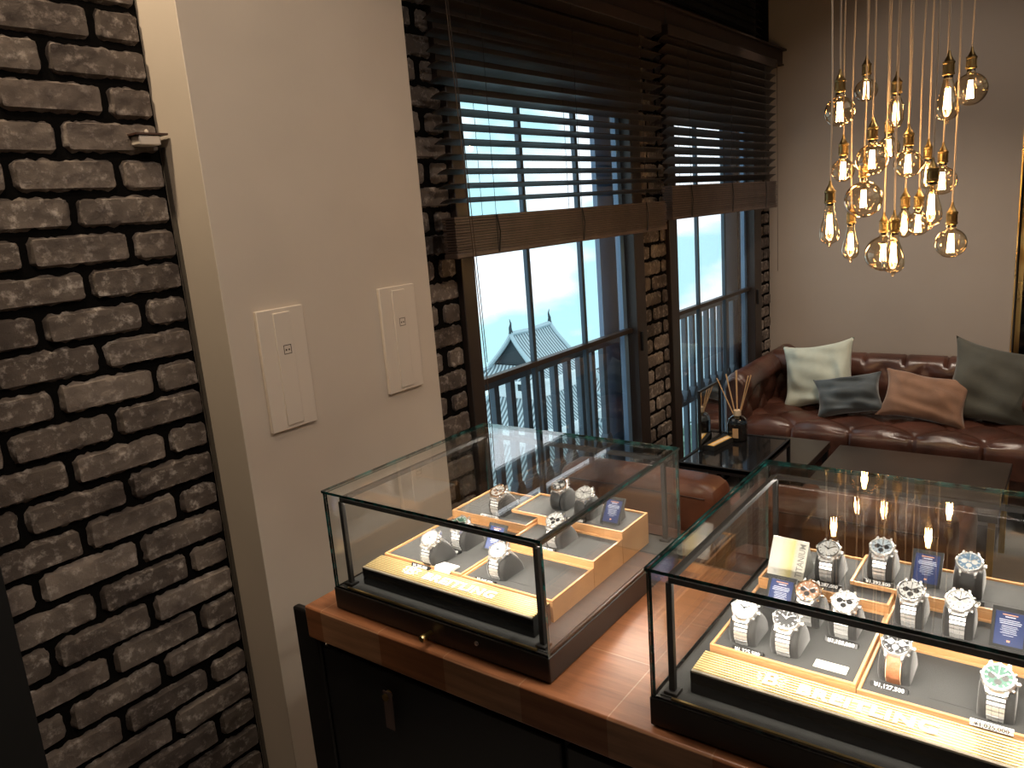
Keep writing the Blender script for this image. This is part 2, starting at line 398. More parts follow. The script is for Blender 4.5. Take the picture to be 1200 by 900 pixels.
# dark upright panel that ends the brickwork on the near side
struct(bx('trim_1', mat('black_door_lining', (.006, .006, .006), .5), -1.2, .478, 1.60, YB, 0, CZ))
# grey strip standing in for the shadow gap along the brick edge, below the clip
struct(bx('trim_2', mat('grey_shadow_gap', (.10, .085, .07), .6), .9735, .9875 + .0, 1.645, 1.6638, 0, 1.87))
clip = empty('wall_clip', (.93, 1.635, 1.885), 0, 'small beige clip with a dark band on the brick edge beside the plaster column', 'clip')
b = MB(); b.box(-.024, .024, -.014, .028, -.014, .006); b.build('clip_body', creamplate, clip, bevel=.003)
b = MB(); b.box(-.030, .040, -.018, .028, .007, .011); b.build('clip_band', mat('rust_band', (.05, .02, .012), .5), clip)
b = MB(); b.lathe([(.004, 0), (.004, .006), (.001, .008)], (0, -.004, .011), 12); b.build('clip_screw', creamplate, clip, smooth=40)

# ------------------------------------------------------------------ windows
def window(idx, x0, x1, g0, g1, mv):
    wd = empty('window_%d' % idx, ((x0 + x1) / 2, 1.69, WB), 0, kind='structure')
    cx = (x0 + x1) / 2
    def lb(name, m, a, c, y0, y1, z0, z1, bevel=.0, edge=None, par=wd):
        return bx(name, m, a - cx, c - cx, y0 - 1.69, y1 - 1.69, z0 - WB, z1 - WB, par, bevel)
    b = MB()
    def B(a, c, y0, y1, z0, z1): b.box(a - cx, c - cx, y0 - 1.69, y1 - 1.69, z0 - WB, z1 - WB)
    B(x0, g0, 1.645, 1.73, WB, WT); B(g1, x1, 1.645, 1.73, WB, WT); B(g0, g1, 1.645, 1.73, WT - .02, WT); B(g0, g1, 1.645, 1.73, WB, WB + .05)
    b.build('window_frame', framewood, wd, bevel=.003)
    b = MB()
    for a in mv: B(a - .0095, a + .0095, 1.680, 1.700, WB + .05, WT - .02)
    b.build('mullions', railm, wd, bevel=.002)
    lb('transom_bar', framewood, g0, g1, 1.672, 1.704, 1.089, 1.109, .002)
    b = MB(); B(g0 + .002, g1 - .002, 1.688, 1.692, WB + .05, WT - .02); b.build('pane', pane, wd)
    b = MB(); B(g1 - .035, g1 + .0, 1.698, 1.722, WB + .05, WT - .02); b.build('sash', extwall, wd)
    # catch on the frame
    lb('catch', blackmetal, g1 + .02, g1 + .034, 1.632, 1.645, 1.0, 1.09, .002)
    return wd
window(1, 1.94, 3.245, 2.008, 3.152, (2.373, 2.756))
window(2, 3.522, 4.843, 3.612, 4.726, (3.952, 4.332))
struct(bx('trim_3', darkwood, 1.90, 3.26, 1.640, YB + .004, 2.075, 2.42))
struct(bx('trim_4', darkwood, 3.515, 4.86, 1.640, YB + .004, 2.075, 2.42))
# outside jambs of dark blue panel
struct(bx('trim_5', extwall, 3.112, 3.40, 1.802, 1.825, -2, 3.3))
struct(bx('trim_6', extwall, 4.690, 5.1, 1.823, 1.845, -2, 3.3))

def railing(x0, x1, n, first, lab):
    r = empty('balcony_railing', ((x0 + x1) / 2, 1.755, .1), 0, lab, 'railing', 'slate railings outside the windows')
    cx = (x0 + x1) / 2
    bx('top_rail', railm, x0 - cx, x1 - cx, -.022, .022, .945, .985, r, .003)
    bx('middle_rail', railm, x0 - cx, x1 - cx, -.018, .018, .455, .480, r, .003)
    bx('bottom_rail', railm, x0 - cx, x1 - cx, -.018, .018, .0, .03, r, .003)
    for i in range(n):
        x = first + i * .1015 - cx
        if x > x1 - cx - .02: break
        b = MB(); b.box(x - .014, x + .014, -.014, .014, .03, .945); b.build('baluster', railm, r, bevel=.002)
        b = MB(); b.prism([(x - .034, .48), (x + .034, .48), (x + .026, .512), (x + .0145, .535), (x - .0145, .535), (x - .026, .512)], -.0185, .0185, 'xz')
        b.build('baluster_foot', railm, r, bevel=.002)
railing(1.90, 3.108, 14, 1.99, 'slate blue balcony railing outside the nearer window with the castle view')
railing(3.40, 4.672, 14, 3.50, 'slate blue balcony railing outside the farther window beside the sofa')

# ------------------------------------------------------------------ blinds and beam
def blind(x0, x1, zb, zt, ztop, tilt, lab, pitch=.0432):
    y = 1.56; r = empty('wooden_blind', ((x0 + x1) / 2, y, zb), 0, lab, 'blind', 'dark wooden venetian blinds')
    cx = (x0 + x1) / 2; hw = (x1 - x0) / 2
    b = MB(); z = ztop - .05; ca, sa = math.cos(tilt), math.sin(tilt)
    while z > zt + .012:
        for (sx0, sx1) in ((-hw, hw),):
            # slightly crowned slat cross-section
            poly = []
            for q in (-.025, -.0125, 0, .0125, .025): poly.append((q, .0022 - 5 * q * q + .0009))
            for q in (.025, .0125, 0, -.0125, -.025): poly.append((q, .0022 - 5 * q * q - .0019))
            pp = [(p[0] * ca - p[1] * sa, p[0] * sa + p[1] * ca + z - zb) for p in poly]
            b.prism(pp, sx0, sx1, 'yz')
        z -= pitch
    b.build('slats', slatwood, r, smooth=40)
    b = MB(); n = 13; hgt = (zt - zb) / n
    for i in range(n):
        z0 = i * hgt; j = (hsh(i, x0) - .5) * .006; tl = (hsh(i, x0, 4) - .5) * .004
        b.box(-hw + abs(j), hw - abs(j) * .5, -.026 + j * .6, .024 + j * .6, z0 + .0013, z0 + hgt - .0013)
    b.build('stacked_slats', stackwood, r, bevel=.001); bx('stack_gap_backing', rubber, -hw + .01, hw - .01, -.018, .018, 0, zt - zb, r)  # black backing added for the dark shade between the stacked slats
    bx('bottom_rail', stackwood, -hw, hw, -.027, .027, -.016, 0, r, .003)
    bx('headrail', darkwood, -hw, hw, -.03, .03, ztop - .045 - zb, ztop - zb, r, .002)
    for fx in (.14, .5, .86):
        b = MB(); xx = -hw + fx * 2 * hw
        for yy in (-.028, .028): b.tube([(xx, yy, -.01), (xx, yy, ztop - .04 - zb)], .0009, 5)
        b.tube([(xx + .004, -.028, -.01), (xx + .012, -.031, (zt - zb) * .5), (xx + .003, -.028, zt - zb)], .0022, 5)
        b.build('ladder_cord', mat('black_cord', (.01, .01, .01), .8), r)
    return r
b1 = blind(1.795, 3.262, 1.563, 1.672, 2.42, math.radians(-14), 'dark wooden blind, half raised with open slats, over the nearer window')
b2 = blind(3.325, 4.80, 1.60, 1.738, 2.42, math.radians(-33), 'dark wooden blind with tilted nearly closed slats over the farther window')
b = MB(); b.tube([(-.70, -.035, .84), (-.685, -.040, .3), (-.66, -.042, -.45), (-.655, -.042, -.95)], .0016, 6); b.tube([(-.692, -.035, .84), (-.672, -.040, .3), (-.654, -.042, -.35)], .0014, 6)
b.build('pull_cord', mat('brown_cord', (.05, .03, .02), .7), b1)
b = MB(); b.tube([(.715, -.035, .8), (.72, -.035, .3), (.722, -.035, -.40)], .0016, 6)
b.build('pull_cord', mat('brown_cord', (.05, .03, .02), .7), b2)
beam = empty('steel_beam', (3.36, 1.6, 2.42), 0, 'dark brown I-shaped beam running above both blinds', 'beam')
b = MB(); b.box(-1.71, 1.69, -.047, .055, .082, .092); b.box(-1.71, 1.69, -.03, .055, 0, .010); b.box(-1.71, 1.69, -.022, -.010, .008, .084)
b.build('beam_profile', mat('brown_painted_steel', (.030, .018, .014), .5, .2, bump=.05), beam, bevel=.001)
b = MB(); b.box(.035, .05, -.0235, -.02, .01, .083); b.build('beam_joint', rubber, beam)
up = empty('transom_blind', (3.2, 1.615, 2.515), 0, 'black closed blind above the brown beam', 'blind')
b = MB()
for i in range(11):
    z = .012 + i * .04
    b.prism([(-.02, z - .016), (-.017, z - .016), (.02, z + .018), (.017, z + .018)], -1.58, 1.54, 'yz')
b.build('slats', mat('black_slat', (.008, .006, .006), .5), up)
b = MB(); b.box(-1.58, 1.55, .022, .026, 0, .44); b.build('backing', rubber, up)

# ------------------------------------------------------------------ outside: ground, hills, castle, trees
def z_(e): return e
sky_d = 1
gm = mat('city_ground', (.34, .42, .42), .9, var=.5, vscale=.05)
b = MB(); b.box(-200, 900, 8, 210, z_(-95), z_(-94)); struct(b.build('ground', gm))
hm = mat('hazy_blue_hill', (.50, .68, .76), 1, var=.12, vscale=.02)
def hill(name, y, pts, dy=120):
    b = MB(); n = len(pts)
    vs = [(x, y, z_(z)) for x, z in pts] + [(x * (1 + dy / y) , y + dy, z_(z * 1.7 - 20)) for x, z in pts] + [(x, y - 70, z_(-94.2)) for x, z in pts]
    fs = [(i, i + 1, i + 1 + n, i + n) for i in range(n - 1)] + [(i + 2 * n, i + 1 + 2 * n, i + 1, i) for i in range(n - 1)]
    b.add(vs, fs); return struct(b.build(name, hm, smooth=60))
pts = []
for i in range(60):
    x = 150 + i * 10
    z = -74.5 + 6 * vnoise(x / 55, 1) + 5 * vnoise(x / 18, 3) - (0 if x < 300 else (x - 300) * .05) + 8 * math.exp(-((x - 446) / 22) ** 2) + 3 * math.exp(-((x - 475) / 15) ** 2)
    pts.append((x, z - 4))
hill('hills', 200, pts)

tile = mat('grey_roof_tile', (.2, .25, .28), .55)
def tile_mat(ax):
    m, t, bb = new_mat('castle_roof_tile_' + ax)
    co = t.nodes.new('ShaderNodeTexCoord'); wv = t.nodes.new('ShaderNodeTexWave'); wv.inputs['Scale'].default_value = .55; wv.bands_direction = ax
    wv2 = t.nodes.new('ShaderNodeTexWave'); wv2.inputs['Scale'].default_value = 1.0; wv2.bands_direction = 'Z'
    r = t.nodes.new('ShaderNodeValToRGB'); r.color_ramp.elements[0].color = (.07, .11, .13, 1); r.color_ramp.elements[1].color = (.55, .66, .70, 1)
    ad = t.nodes.new('ShaderNodeMath'); ad.operation = 'MULTIPLY'
    t.links.new(co.outputs['Object'], wv.inputs[0]); t.links.new(co.outputs['Object'], wv2.inputs[0])
    t.links.new(wv.outputs['Fac'], r.inputs[0]); t.links.new(r.outputs[0], bb.inputs['Base Color']); bb.inputs['Roughness'].default_value = .6; return m
ctile = tile_mat('X'); ctiley = tile_mat('Y')
cwhite = mat('white_castle_plaster', (.8, .88, .9), .8, var=.05)
cdark = mat('dark_castle_timber', (.03, .05, .06), .7)
cridge = mat('pale_ridge_tile', (.42, .55, .60), .6)
castle = empty('castle_keep', (84, 60, z_(-40)), 0, 'white Japanese castle keep with stacked grey tiled roofs outside the nearer window', 'castle')
Z0 = -40
def sweep_roof(name, ax, ay, bxx, by, zi, zo, curve=.5, lift=.6, up=None):
    """skirt roof: inner rectangle half sizes ax,ay at height zi down to outer bxx,by at zo with lifted corners"""
    b = MB(); nu = 12; nv = 6
    for side in range(4):
        def fn(u, v, side=side):
            s = (u - .5) * 2
            if side in (0, 2):
                sg = -1 if side == 0 else 1
                hx = ax + (bxx - ax) * v; yy = sg * (ay + (by - ay) * v); x = s * hx; y = yy
            else:
                sg = 1 if side == 1 else -1
                hy = ay + (by - ay) * v; xx = sg * (ax + (bxx - ax) * v); y = s * hy; x = xx
            zz = zi + (zo - zi) * (v ** curve if curve < 1 else 1 - (1 - v) ** curve) + lift * (abs(s) ** 4) * v * v
            return (x, y, zz - Z0)
        b.grid(fn, nu, nv, mi=0 if side in (0, 2) else 2)
        # eave thickness
        def fe(u, v, side=side):
            p = fn(u, 1.0); return (p[0], p[1], p[2] - .38 * v)
        b.grid(fe, nu, 1, mi=1)
        def fu(u, v, side=side):
            p = fn(u, 1 - .999 * v); return (p[0], p[1], p[2] - .38 * (1 - v) - .3 * v)
        b.grid(fu, nu, 2, mi=1)
    o = b.build(name, [ctile, cwhite, ctiley], castle, smooth=50)
    for sx in (-1, 1):
        for sy in (-1, 1):
            pts = []; b = MB()
            for k in range(7):
                v = k / 6
                pts.append((sx * (ax + (bxx - ax) * v), sy * (ay + (by - ay) * v), zi + (zo - zi) * (v ** curve if curve < 1 else 1 - (1 - v) ** curve) + lift * v * v - Z0 + .12))
            b.tube(pts, .28, 6); b.build('hip_ridge', cridge, castle, smooth=60)
# top gabled roof, ridge along x (concave slopes)
b = MB()
for sg in (-1, 1):
    def fn(u, v, sg=sg):
        x = -4.5 + 9.2 * u; x += (-.5 + u) * .9 * v
        return (x, sg * (3.6 * v ** .9), (-14.0 - 4.2 * (v ** .78) + .25 * (abs(u - .5) * 2) ** 3 * v) - Z0)
    b.grid(fn, 10, 8)
b.build('upper_roof', [ctile], castle, smooth=50)
b = MB(); b.tube([(-4.7, 0, -13.65 - Z0), (0, 0, -13.85 - Z0), (4.9, 0, -13.65 - Z0)], .32, 6)
for xx in (-4.6, 4.75):
    for sg in (-1, 1):
        b.tube([(xx + (.45 if xx > 0 else -.45) * v, sg * 3.6 * v ** .9, -13.85 - 4.2 * v ** .78 - Z0) for v in [k / 6 for k in range(7)]], .3, 6)
b.build('ridge', cridge, castle, smooth=60)
for xx in (-4.5, 4.6):
    b = MB(); b.tube([(xx, 0, -13.6 - Z0), (xx * 1.02, 0, -12.9 - Z0), (xx * .98, 0, -12.3 - Z0), (xx * 1.03, 0, -11.7 - Z0)], [.3, .22, .12, .03], 6); b.build('roof_finial', cdark, castle, smooth=60)
for gx in (-4.2, 4.3):
    b = MB(); b.prism([(-3.3, -18.3 - Z0), (3.3, -18.3 - Z0), (0, -14.3 - Z0)], gx, gx + .1, 'yz'); b.build('gable', cdark, castle)
sweep_roof('eave_roof', 4.6, 3.3, 6.6, 5.3, -17.9, -19.5, .7, .8)
def tier(hx, hy, z1, z0, wins):
    b = MB(); b.box(-hx, hx, -hy, hy, z0 - Z0, z1 - Z0); b.build('castle_wall', cwhite, castle)
    for (x, zz, ww, hh) in wins:
        b = MB(); b.box(x - ww / 2, x + ww / 2, -hy - .05, -hy + .1, zz - hh / 2 - Z0, zz + hh / 2 - Z0); b.build('castle_window', cdark, castle)
    b = MB(); b.box(-hx - .05, -hx + .1, -hy * .5, -hy * .2, (z1 + z0) / 2 - .6 - Z0, (z1 + z0) / 2 + .6 - Z0); b.build('castle_window', cdark, castle)
tier(4.9, 3.8, -18.6, -22.6, [(2.2, -21.0, 1.3, 1.5), (-1.2, -21.0, .9, 1.2)])
sweep_roof('middle_roof', 5.0, 3.9, 8.6, 7.2, -22.2, -25.6, .75, .9)
tier(6.6, 5.4, -24.8, -28.8, [(x, -27.2, .9, 1.3) for x in (-4, 0, 4)])
sweep_roof('lower_roof', 6.8, 5.6, 11, 9.4, -28.2, -32.2, .75, 1.0)
tier(9.2, 8, -31.6, -40, [(x, -34.6, 1, 1.6) for x in (-6, -2, 2, 6)])
sweep_roof('base_roof', 9.4, 8.2, 14, 12.5, -36, -41, .75, 1.0)
b = MB(); b.box(-16, 16, -14, 14, -95 - Z0, -41 - Z0); b.build('stone_base', mat('castle_stone', (.28, .34, .36), .9, var=.4, vscale=.5), castle)
# side turret to the right
tur = empty('castle_turret', (112, 66, z_(-45)), 0, 'small white castle turret with tiled roof right of the keep', 'turret')
Z0s, cst = Z0, castle; Z0 = -45; castle = tur
b = MB(); b.box(-4, 4, -3.5, 3.5, 0, 17); b.build('turret_wall', cwhite, tur)
sweep_roof('turret_roof', 2.2, .3, 6.2, 5.6, -25.3, -29.0, .75, 1.1)
sweep_roof('turret_lower_roof', 4.1, 3.6, 8.5, 8, -33, -36.5, .75, 1.0)
b = MB(); b.box(-6.5, 6.5, -6, 6, -50, 10); b.build('turret_base', cwhite, tur)
Z0 = Z0s; castle = cst
# trees below the farther window
leafm = mat('pale_green_foliage', (.26, .42, .34), .8, var=.6, vscale=3)
def tree(x, y, z, r, lab):
    t = empty('tree', (x, y, z_(-94)), 0, lab, 'tree', 'trees below the windows')
    b = MB(); b.tube([(0, 0, 0), (0, 0, z + 94 - r)], [r * .12, r * .06], 8); b.build('trunk', cdark, t)
    b = MB()
    for k in range(420):
        a = hsh(k, x) * 6.283; u = hsh(k, x, 2) * 2 - 1; q = r * (hsh(k, x, 3) ** .4); c = math.sqrt(1 - u * u)
        p = Vector((q * c * math.cos(a), q * c * math.sin(a), q * u + z + 94)); s = r * .13
        n1 = Vector((hsh(k, 5) - .5, hsh(k, 6) - .5, hsh(k, 7) - .5)).normalized(); n2 = n1.orthogonal().normalized(); n3 = n1.cross(n2)
        b.add([p + n2 * s, p + n3 * s, p - n2 * s, p - n3 * s], [(0, 1, 2, 3)])
    b.build('crown', leafm, t)
for i, (x, y, z, r) in enumerate(((64, 28, -24, 5), (77, 34, -27, 5), (90, 37, -31, 5), (54, 22, -29, 3.5), (58, 45, -34, 6), (66, 14, -33, 5))):
    tree(x, y, z, r, ['tall pale green tree nearest the railing of the farther window', 'round pale green tree second from the left beyond the farther railing', 'pale green tree beside the castle slope beyond the farther railing',
                      'small pale green tree low behind the farther railing', 'dark green tree below the castle keep', 'low pale green tree at the foot of the farther window'][i])

# ------------------------------------------------------------------ switch plates
def plate(x0, x1, z0, z1, lab, ix):
    p = empty('switch_plate', ((x0 + x1) / 2, YC, (z0 + z1) / 2), 0, lab, 'switch plate', 'cream switch plates on the plaster column')
    hx, hz = (x1 - x0) / 2, (z1 - z0) / 2
    bx('cover', creamplate, -hx, hx, -.011, 0, -hz, hz, p, .0015)
    bx('rocker', creamplate, -hx * .36, hx * .36, -.0145, -.010, -hz * .93, hz * .93, p, .001)
    b = MB(); zc = hz * .32; s = .011
    for a in ((-s, s, s - .0015, s), (-s, s, -s, -s + .0015), (-s, -s + .0015, -s, s), (s - .0015, s, -s, s), (-.006, -.002, -.003, .001), (.002, .006, -.003, .001)):
        b.box(a[0] + ix, a[1] + ix, -.0149, -.0144, a[2] + zc, a[3] + zc)
    b.build('symbol', mat('brown_print', (.05, .03, .02), .7), p)
plate(1.047, 1.179, H - .463, H - .174, 'larger looking cream switch plate on the plaster column, the left one', .004)
plate(1.434, 1.568, H - .459, H - .169, 'cream switch plate on the plaster column, the one nearer the brick and window', .004)

# ------------------------------------------------------------------ counter
ct = empty('display_counter', (.849, .2, 0), 0, 'long orange walnut counter with black base carrying the two watch cases', 'counter')
CTX, CTY0, CTY1 = .849, -1.2, 1.210
b = MB(); b.box(0, .523, CTY0 - .2, CTY1 - .2, .870, .940); b.build('countertop', counterwood, ct, bevel=.004)
bx('back_panel', blackpanel, .524, .555, CTY0 - .2, CTY1 - .2, 0, .925, ct, .002)
bx('cabinet_body', blackpanel, .03, .52, CTY0 - .2, 1.194 - .2, 0, .868, ct)
for i, (y0, y1) in enumerate(((.62, 1.1945), (.06, .61), (-.50, .05), (-1.06, -.51))):
    d = bx('drawer_front', blackpanel, .018, .032, y0 - .2, y1 - .2, .12, .845, ct, .003)
    hy = 1.0 if i == 0 else (y0 + y1) / 2
    hd = MB()
    hd.prism([(hy - .2 - .011, .815), (hy - .2 + .011, .815), (hy - .2 + .013, .735), (hy - .2 - .009, .735)], .004, .0065, 'yz')
    h = hd.build('pull_strap', mat('brown_leather_strap', (.13, .085, .075), .45), d)
    hd = MB(); hd.lathe([(.008, 0), (.008, .004), (.004, .006)], (.006, hy - .2, .808), 14, axis='x', T=lambda p: Vector((.012 - p.x, p.y, p.z)) if 0 else p)
    hd.lathe([(.007, 0), (.007, .004), (.002, .006)], (-.003, hy - .2, .806), 14, axis='x'); hd.build('strap_stud', brass, d, smooth=40)
bx('end_panel', mat('black_steel_plate', (.014, .013, .013), .4, .4), .012, .03, 1.196 - .2, 1.268 - .2, 0, .918, ct, .005)

# ------------------------------------------------------------------ glass display cases
CB = .94
def case(x0, y1, lab):
    """x0 front, y1 left edge; 0.505 wide, 0.50 deep"""
    W, D = .505, .50
    c = empty('glass_display_case', (x0, y1 - W / 2, CB), 0, lab, 'display case', 'glass watch cases on the counter')
    hw = W / 2; top = .245
    bx('base', bronze, 0, D, -hw, hw, .002, .046, c, .002)
    bx('base_lining', felt, .012, D - .012, -hw + .012, hw - .012, .046, .0475, c)
    bx('led_reflection_strip', brass, .0078, .0118, -hw + .03, hw - .03, .046, .0490, c)  # brass strip standing in for the LED reflection along the front edge
    g = .005
    def G(nm, *a):
        b = MB(); b.box(*a, edge=1); return b.build(nm, [caseglass, glassedge], c)
    G('glass_panel', .002, .002 + g, -hw + .002, hw - .002, .046, top - g)
    G('glass_panel', D - .002 - g, D - .002, -hw + .002, hw - .002, .046, top - g)
    G('glass_panel', .0075, D - .0075, hw - .002 - g, hw - .002, .046, top - g)
    G('glass_panel', .0075, D - .0075, -hw + .002, -hw + .002 + g, .046, top - g)
    G('glass_top', 0, D, -hw, hw, top - g + .0004, top + .0004)
    # inner frame of light bars on four posts
    fx0, fx1, fy = .024, D - .024, hw - .026; r = .0045; zt = top - .021
    bx('light_bar', barmetal, fx0 - r, fx0 + r, -fy, fy, zt - r, zt + r, c, .001)
    bx('light_bar', barmetal, fx1 - r, fx1 + r, -fy, fy, zt - r, zt + r, c, .001)
    bx('light_bar', barmetal, fx0 + r, fx1 - r, fy - r, fy + r, zt - r, zt + r, c, .001)
    bx('light_bar', barmetal, fx0 + r, fx1 - r, -fy - r, -fy + r, zt - r, zt + r, c, .001)
    for sx in (fx0, fx1):
        for sy in (-fy, fy):
            p = bx('post', barmetal, sx - r, sx + r, sy - r, sy + r, .048, zt - r, c, .001)
            bx('post_foot', barmetal, sx - .010, sx + .010, sy - .010, sy + .010, .0476, .053, p, .001)
    b = MB(); b.lathe([(.0045, 0), (.0045, .014), (.006, .016), (.006, .024), (.005, .026)], (0, -.02 + .02, .020), 16, axis='x', T=lambda p: Vector((-p.x, p.y, p.z)))
    b.build('knob', brass, c, smooth=40)
    b = MB(); b.lathe([(.004, 0), (.004, .002), (.001, .0025)], (0, -.105, .030), 14, axis='x', T=lambda p: Vector((-p.x, p.y, p.z))); b.build('keyhole', steel, c, smooth=40)
    # LED strips in the light bars
    for (lx, tx) in ((fx0 + .001, .26), (fx1 - .001, .22)):
        a = area((lx, 0, zt - r - .001), (tx, 0, .05), CASE_LED, .44, .006, (1, .90, .78), 'case_led')
        a.rotation_euler = (Vector((tx - lx, 0, -.18))).to_track_quat('-Z', 'X').to_euler()
        a.data.size, a.data.size_y = .44, .006
        a.rotation_euler = Matrix.Rotation(0, 3, 'X').to_euler()
        d = Vector((tx - lx, 0, -.17)).normalized(); yv = Vector((0, 1, 0)); z = -d; x = yv; y = z.cross(x)
        a.rotation_euler = Matrix((x, y, z)).transposed().to_euler(); a.parent = c; a.data.spread = math.radians(118)
    return c
CASE_LED = 2.25
C1X, C1Y = .874, 1.140; C2X, C2Y = .866, .4585
case(C1X, C1Y, 'glass display case nearer the wall, with seven watches, at the left end of the counter')
case(C2X, C2Y, 'glass display case at the right front of the counter with the beige titanium card')

def rib_mat():
    m, t, bb = new_mat('ribbed_gold')
    bb.inputs['Base Color'].default_value = (.86, .66, .30, 1); bb.inputs['Metallic'].default_value = .7; bb.inputs['Roughness'].default_value = .45
    co = t.nodes.new('ShaderNodeTexCoord'); wv = t.nodes.new('ShaderNodeTexWave'); wv.bands_direction = 'X'; wv.inputs['Scale'].default_value = 60
    r = t.nodes.new('ShaderNodeValToRGB'); r.color_ramp.elements[0].position = .25; r.color_ramp.elements[0].color = (.36, .23, .08, 1); r.color_ramp.elements[1].position = .55; r.color_ramp.elements[1].color = (.85, .67, .34, 1)
    bp = t.nodes.new('ShaderNodeBump'); bp.inputs['Distance'].default_value = .001
    t.links.new(co.outputs['Object'], wv.inputs[0]); t.links.new(wv.outputs['Fac'], r.inputs[0]); t.links.new(r.outputs[0], bb.inputs['Base Color'])
    t.links.new(wv.outputs['Fac'], bp.inputs['Height']); t.links.new(bp.outputs[0], bb.inputs['Normal']); return m
ribm = rib_mat()
def sign(x0, y1, lab):
    W = .405
    s = empty('sign_block', (x0 + .036, y1 - W / 2 - .047, CB + .0475), 0, lab, 'sign', 'gold fronted sign blocks in the cases')
    hw = W / 2
    b = MB(); b.prism([(0, 0), (.052, 0), (.052, .0375), (0, .0345)], -hw, hw, 'xz'); b.build('block', mat('gloss_black_block', (.008, .008, .008), .18), s, bevel=.001)
    # ribbed plate lying on the sloping top
    b = MB(); b.prism([(.003, .0348), (.0515, .0376), (.0515, .0396), (.003, .0368)], -hw + .002, hw - .002, 'xz'); b.build('ribbed_plate', ribm, s)
    b = MB(); b.prism([(-.0005, .0335), (.003, .034), (.003, .0370), (-.0005, .0362)], -hw + .002, hw - .002, 'xz'); b.build('front_edge', mat('champagne_edge', (.75, .68, .55), .3, .8), s)
    sl = math.atan2(.0028, .0485)
    # text basis: reading direction -y, up direction +x (uphill)
    X = Vector((0, -1, 0)); Y = Vector((math.cos(sl), 0, math.sin(sl))); Zv = X.cross(Y)
    def TM(px, y):
        c = Vector((px, y, .0368 + (px - .003) * .0577 + .0004))
        return Matrix(((X.x, Y.x, Zv.x, c.x), (X.y, Y.y, Zv.y, c.y), (X.z, Y.z, Zv.z, c.z), (0, 0, 0, 1)))
    text('BREITLING', .0295, 'lettering', whitepaint, TM(.026, -.021), s, bold=.0009, sx=1.11, ext=.0006, spacing=1.08)
    e = text('B', .036, 'emblem', whitepaint, TM(.028, .098), s, bold=.0006, sx=1.0, ext=.0006)
    b = MB()
    T = TM(.028, .098)
    for sg in (-1, 1):
        b.tube([(sg * .002, .004, 0), (sg * .012, .011, 0), (sg * .020, .009, 0), (sg * .013, .003, 0), (sg * .019, -.001, 0), (sg * .011, -.005, 0), (sg * .015, -.009, 0)], .0011, 6, T=lambda p: T @ p)
    b.build('emblem_wings', whitepaint, s, smooth=60)
sign(C1X, C1Y, 'black sign block with gold ribbed top lettered in white, in the left case')
sign(C2X, C2Y, 'black sign block with gold ribbed top lettered in white, in the right case')

# trays
FELTZ = CB + .0475
def tray(x0, x1, ya, yb, ztop, lab, foot=None, pads=()):
    """ya > yb; ztop is the rim height above the floor"""
    cx, cy = (x0 + x1) / 2, (ya + yb) / 2
    t = empty('watch_tray', (cx, cy, FELTZ), 0, lab, 'tray', 'oak watch trays')
    hx, hy = (x1 - x0) / 2, (ya - yb) / 2; zt = ztop - FELTZ; rim = .0042
    b = MB()
    fy = hy if foot is None else foot - cy
    if foot is None: b.box(-hx, hx, -hy, hy, .0005, zt - .0045)
    else:
        b.box(-hx, hx, -hy, fy, .0005, zt - .0045); b.box(-hx, hx, fy, hy, zt - .0062, zt - .0045)
    for a in ((-hx, hx, -hy, -hy + rim), (-hx, hx, hy - rim, hy), (-hx, -hx + rim, -hy + rim, hy - rim), (hx - rim, hx, -hy + rim, hy - rim)): b.box(*a, zt - .0045, zt)
    b.build('oak_frame', traywood, t, bevel=.0006)
    bx('pad', felt, -hx + rim, hx - rim, -hy + rim, hy - rim, zt - .0044, zt - .0036, t)
    if pads:
        b = MB()
        for (a0, a1, b0, b1) in pads:
            b.box(a0 - cx, a1 - cx, b0 - cy, b1 - cy, zt - .0037, zt - .0034)
        b.build('slot', rubber, t)
    return ztop - .0036
def trays(x0, yL, which):
    dz = 0 if which == 2 else 1
    L_ = yL - .0535; Cm = L_ - .2; R_ = Cm - .2005; d = x0 - .866
    z = {}
    fx = x0 + .092
    n = 'left' if which == 1 else 'right'
    z['FL'] = tray(fx, fx + .207, L_, Cm + .0006, 1.0365 - .006 * dz, 'oak tray at the front left inside the %s case' % n)
    z['BL'] = tray(fx + .2085, fx + .355, L_, Cm + .0006, 1.0485 - .0035 * dz, 'oak tray at the back left inside the %s case' % n)
    z['FR'] = tray(fx, fx + .137, Cm - .0006, R_, 1.0305 - .002 * dz, 'lowest oak tray at the front right inside the %s case' % n, pads=((fx + .03, fx + .0306, Cm - .13, Cm - .08),))
    z['MR'] = tray(fx + .138, fx + .247, Cm - .0006, R_, 1.0405, 'middle oak tray on the right side inside the %s case' % n)
    z['BR'] = tray(fx + .238 + .0105, fx + .358, Cm + .066, R_, 1.0555 - .001 * dz, 'highest oak tray at the back right inside the %s case' % n, foot=Cm - .0006, pads=((fx + .28, fx + .2806, Cm - .16, Cm - .10),))
    return z
ZT1 = trays(C1X, C1Y, 1); ZT2 = trays(C2X, C2Y, 2)

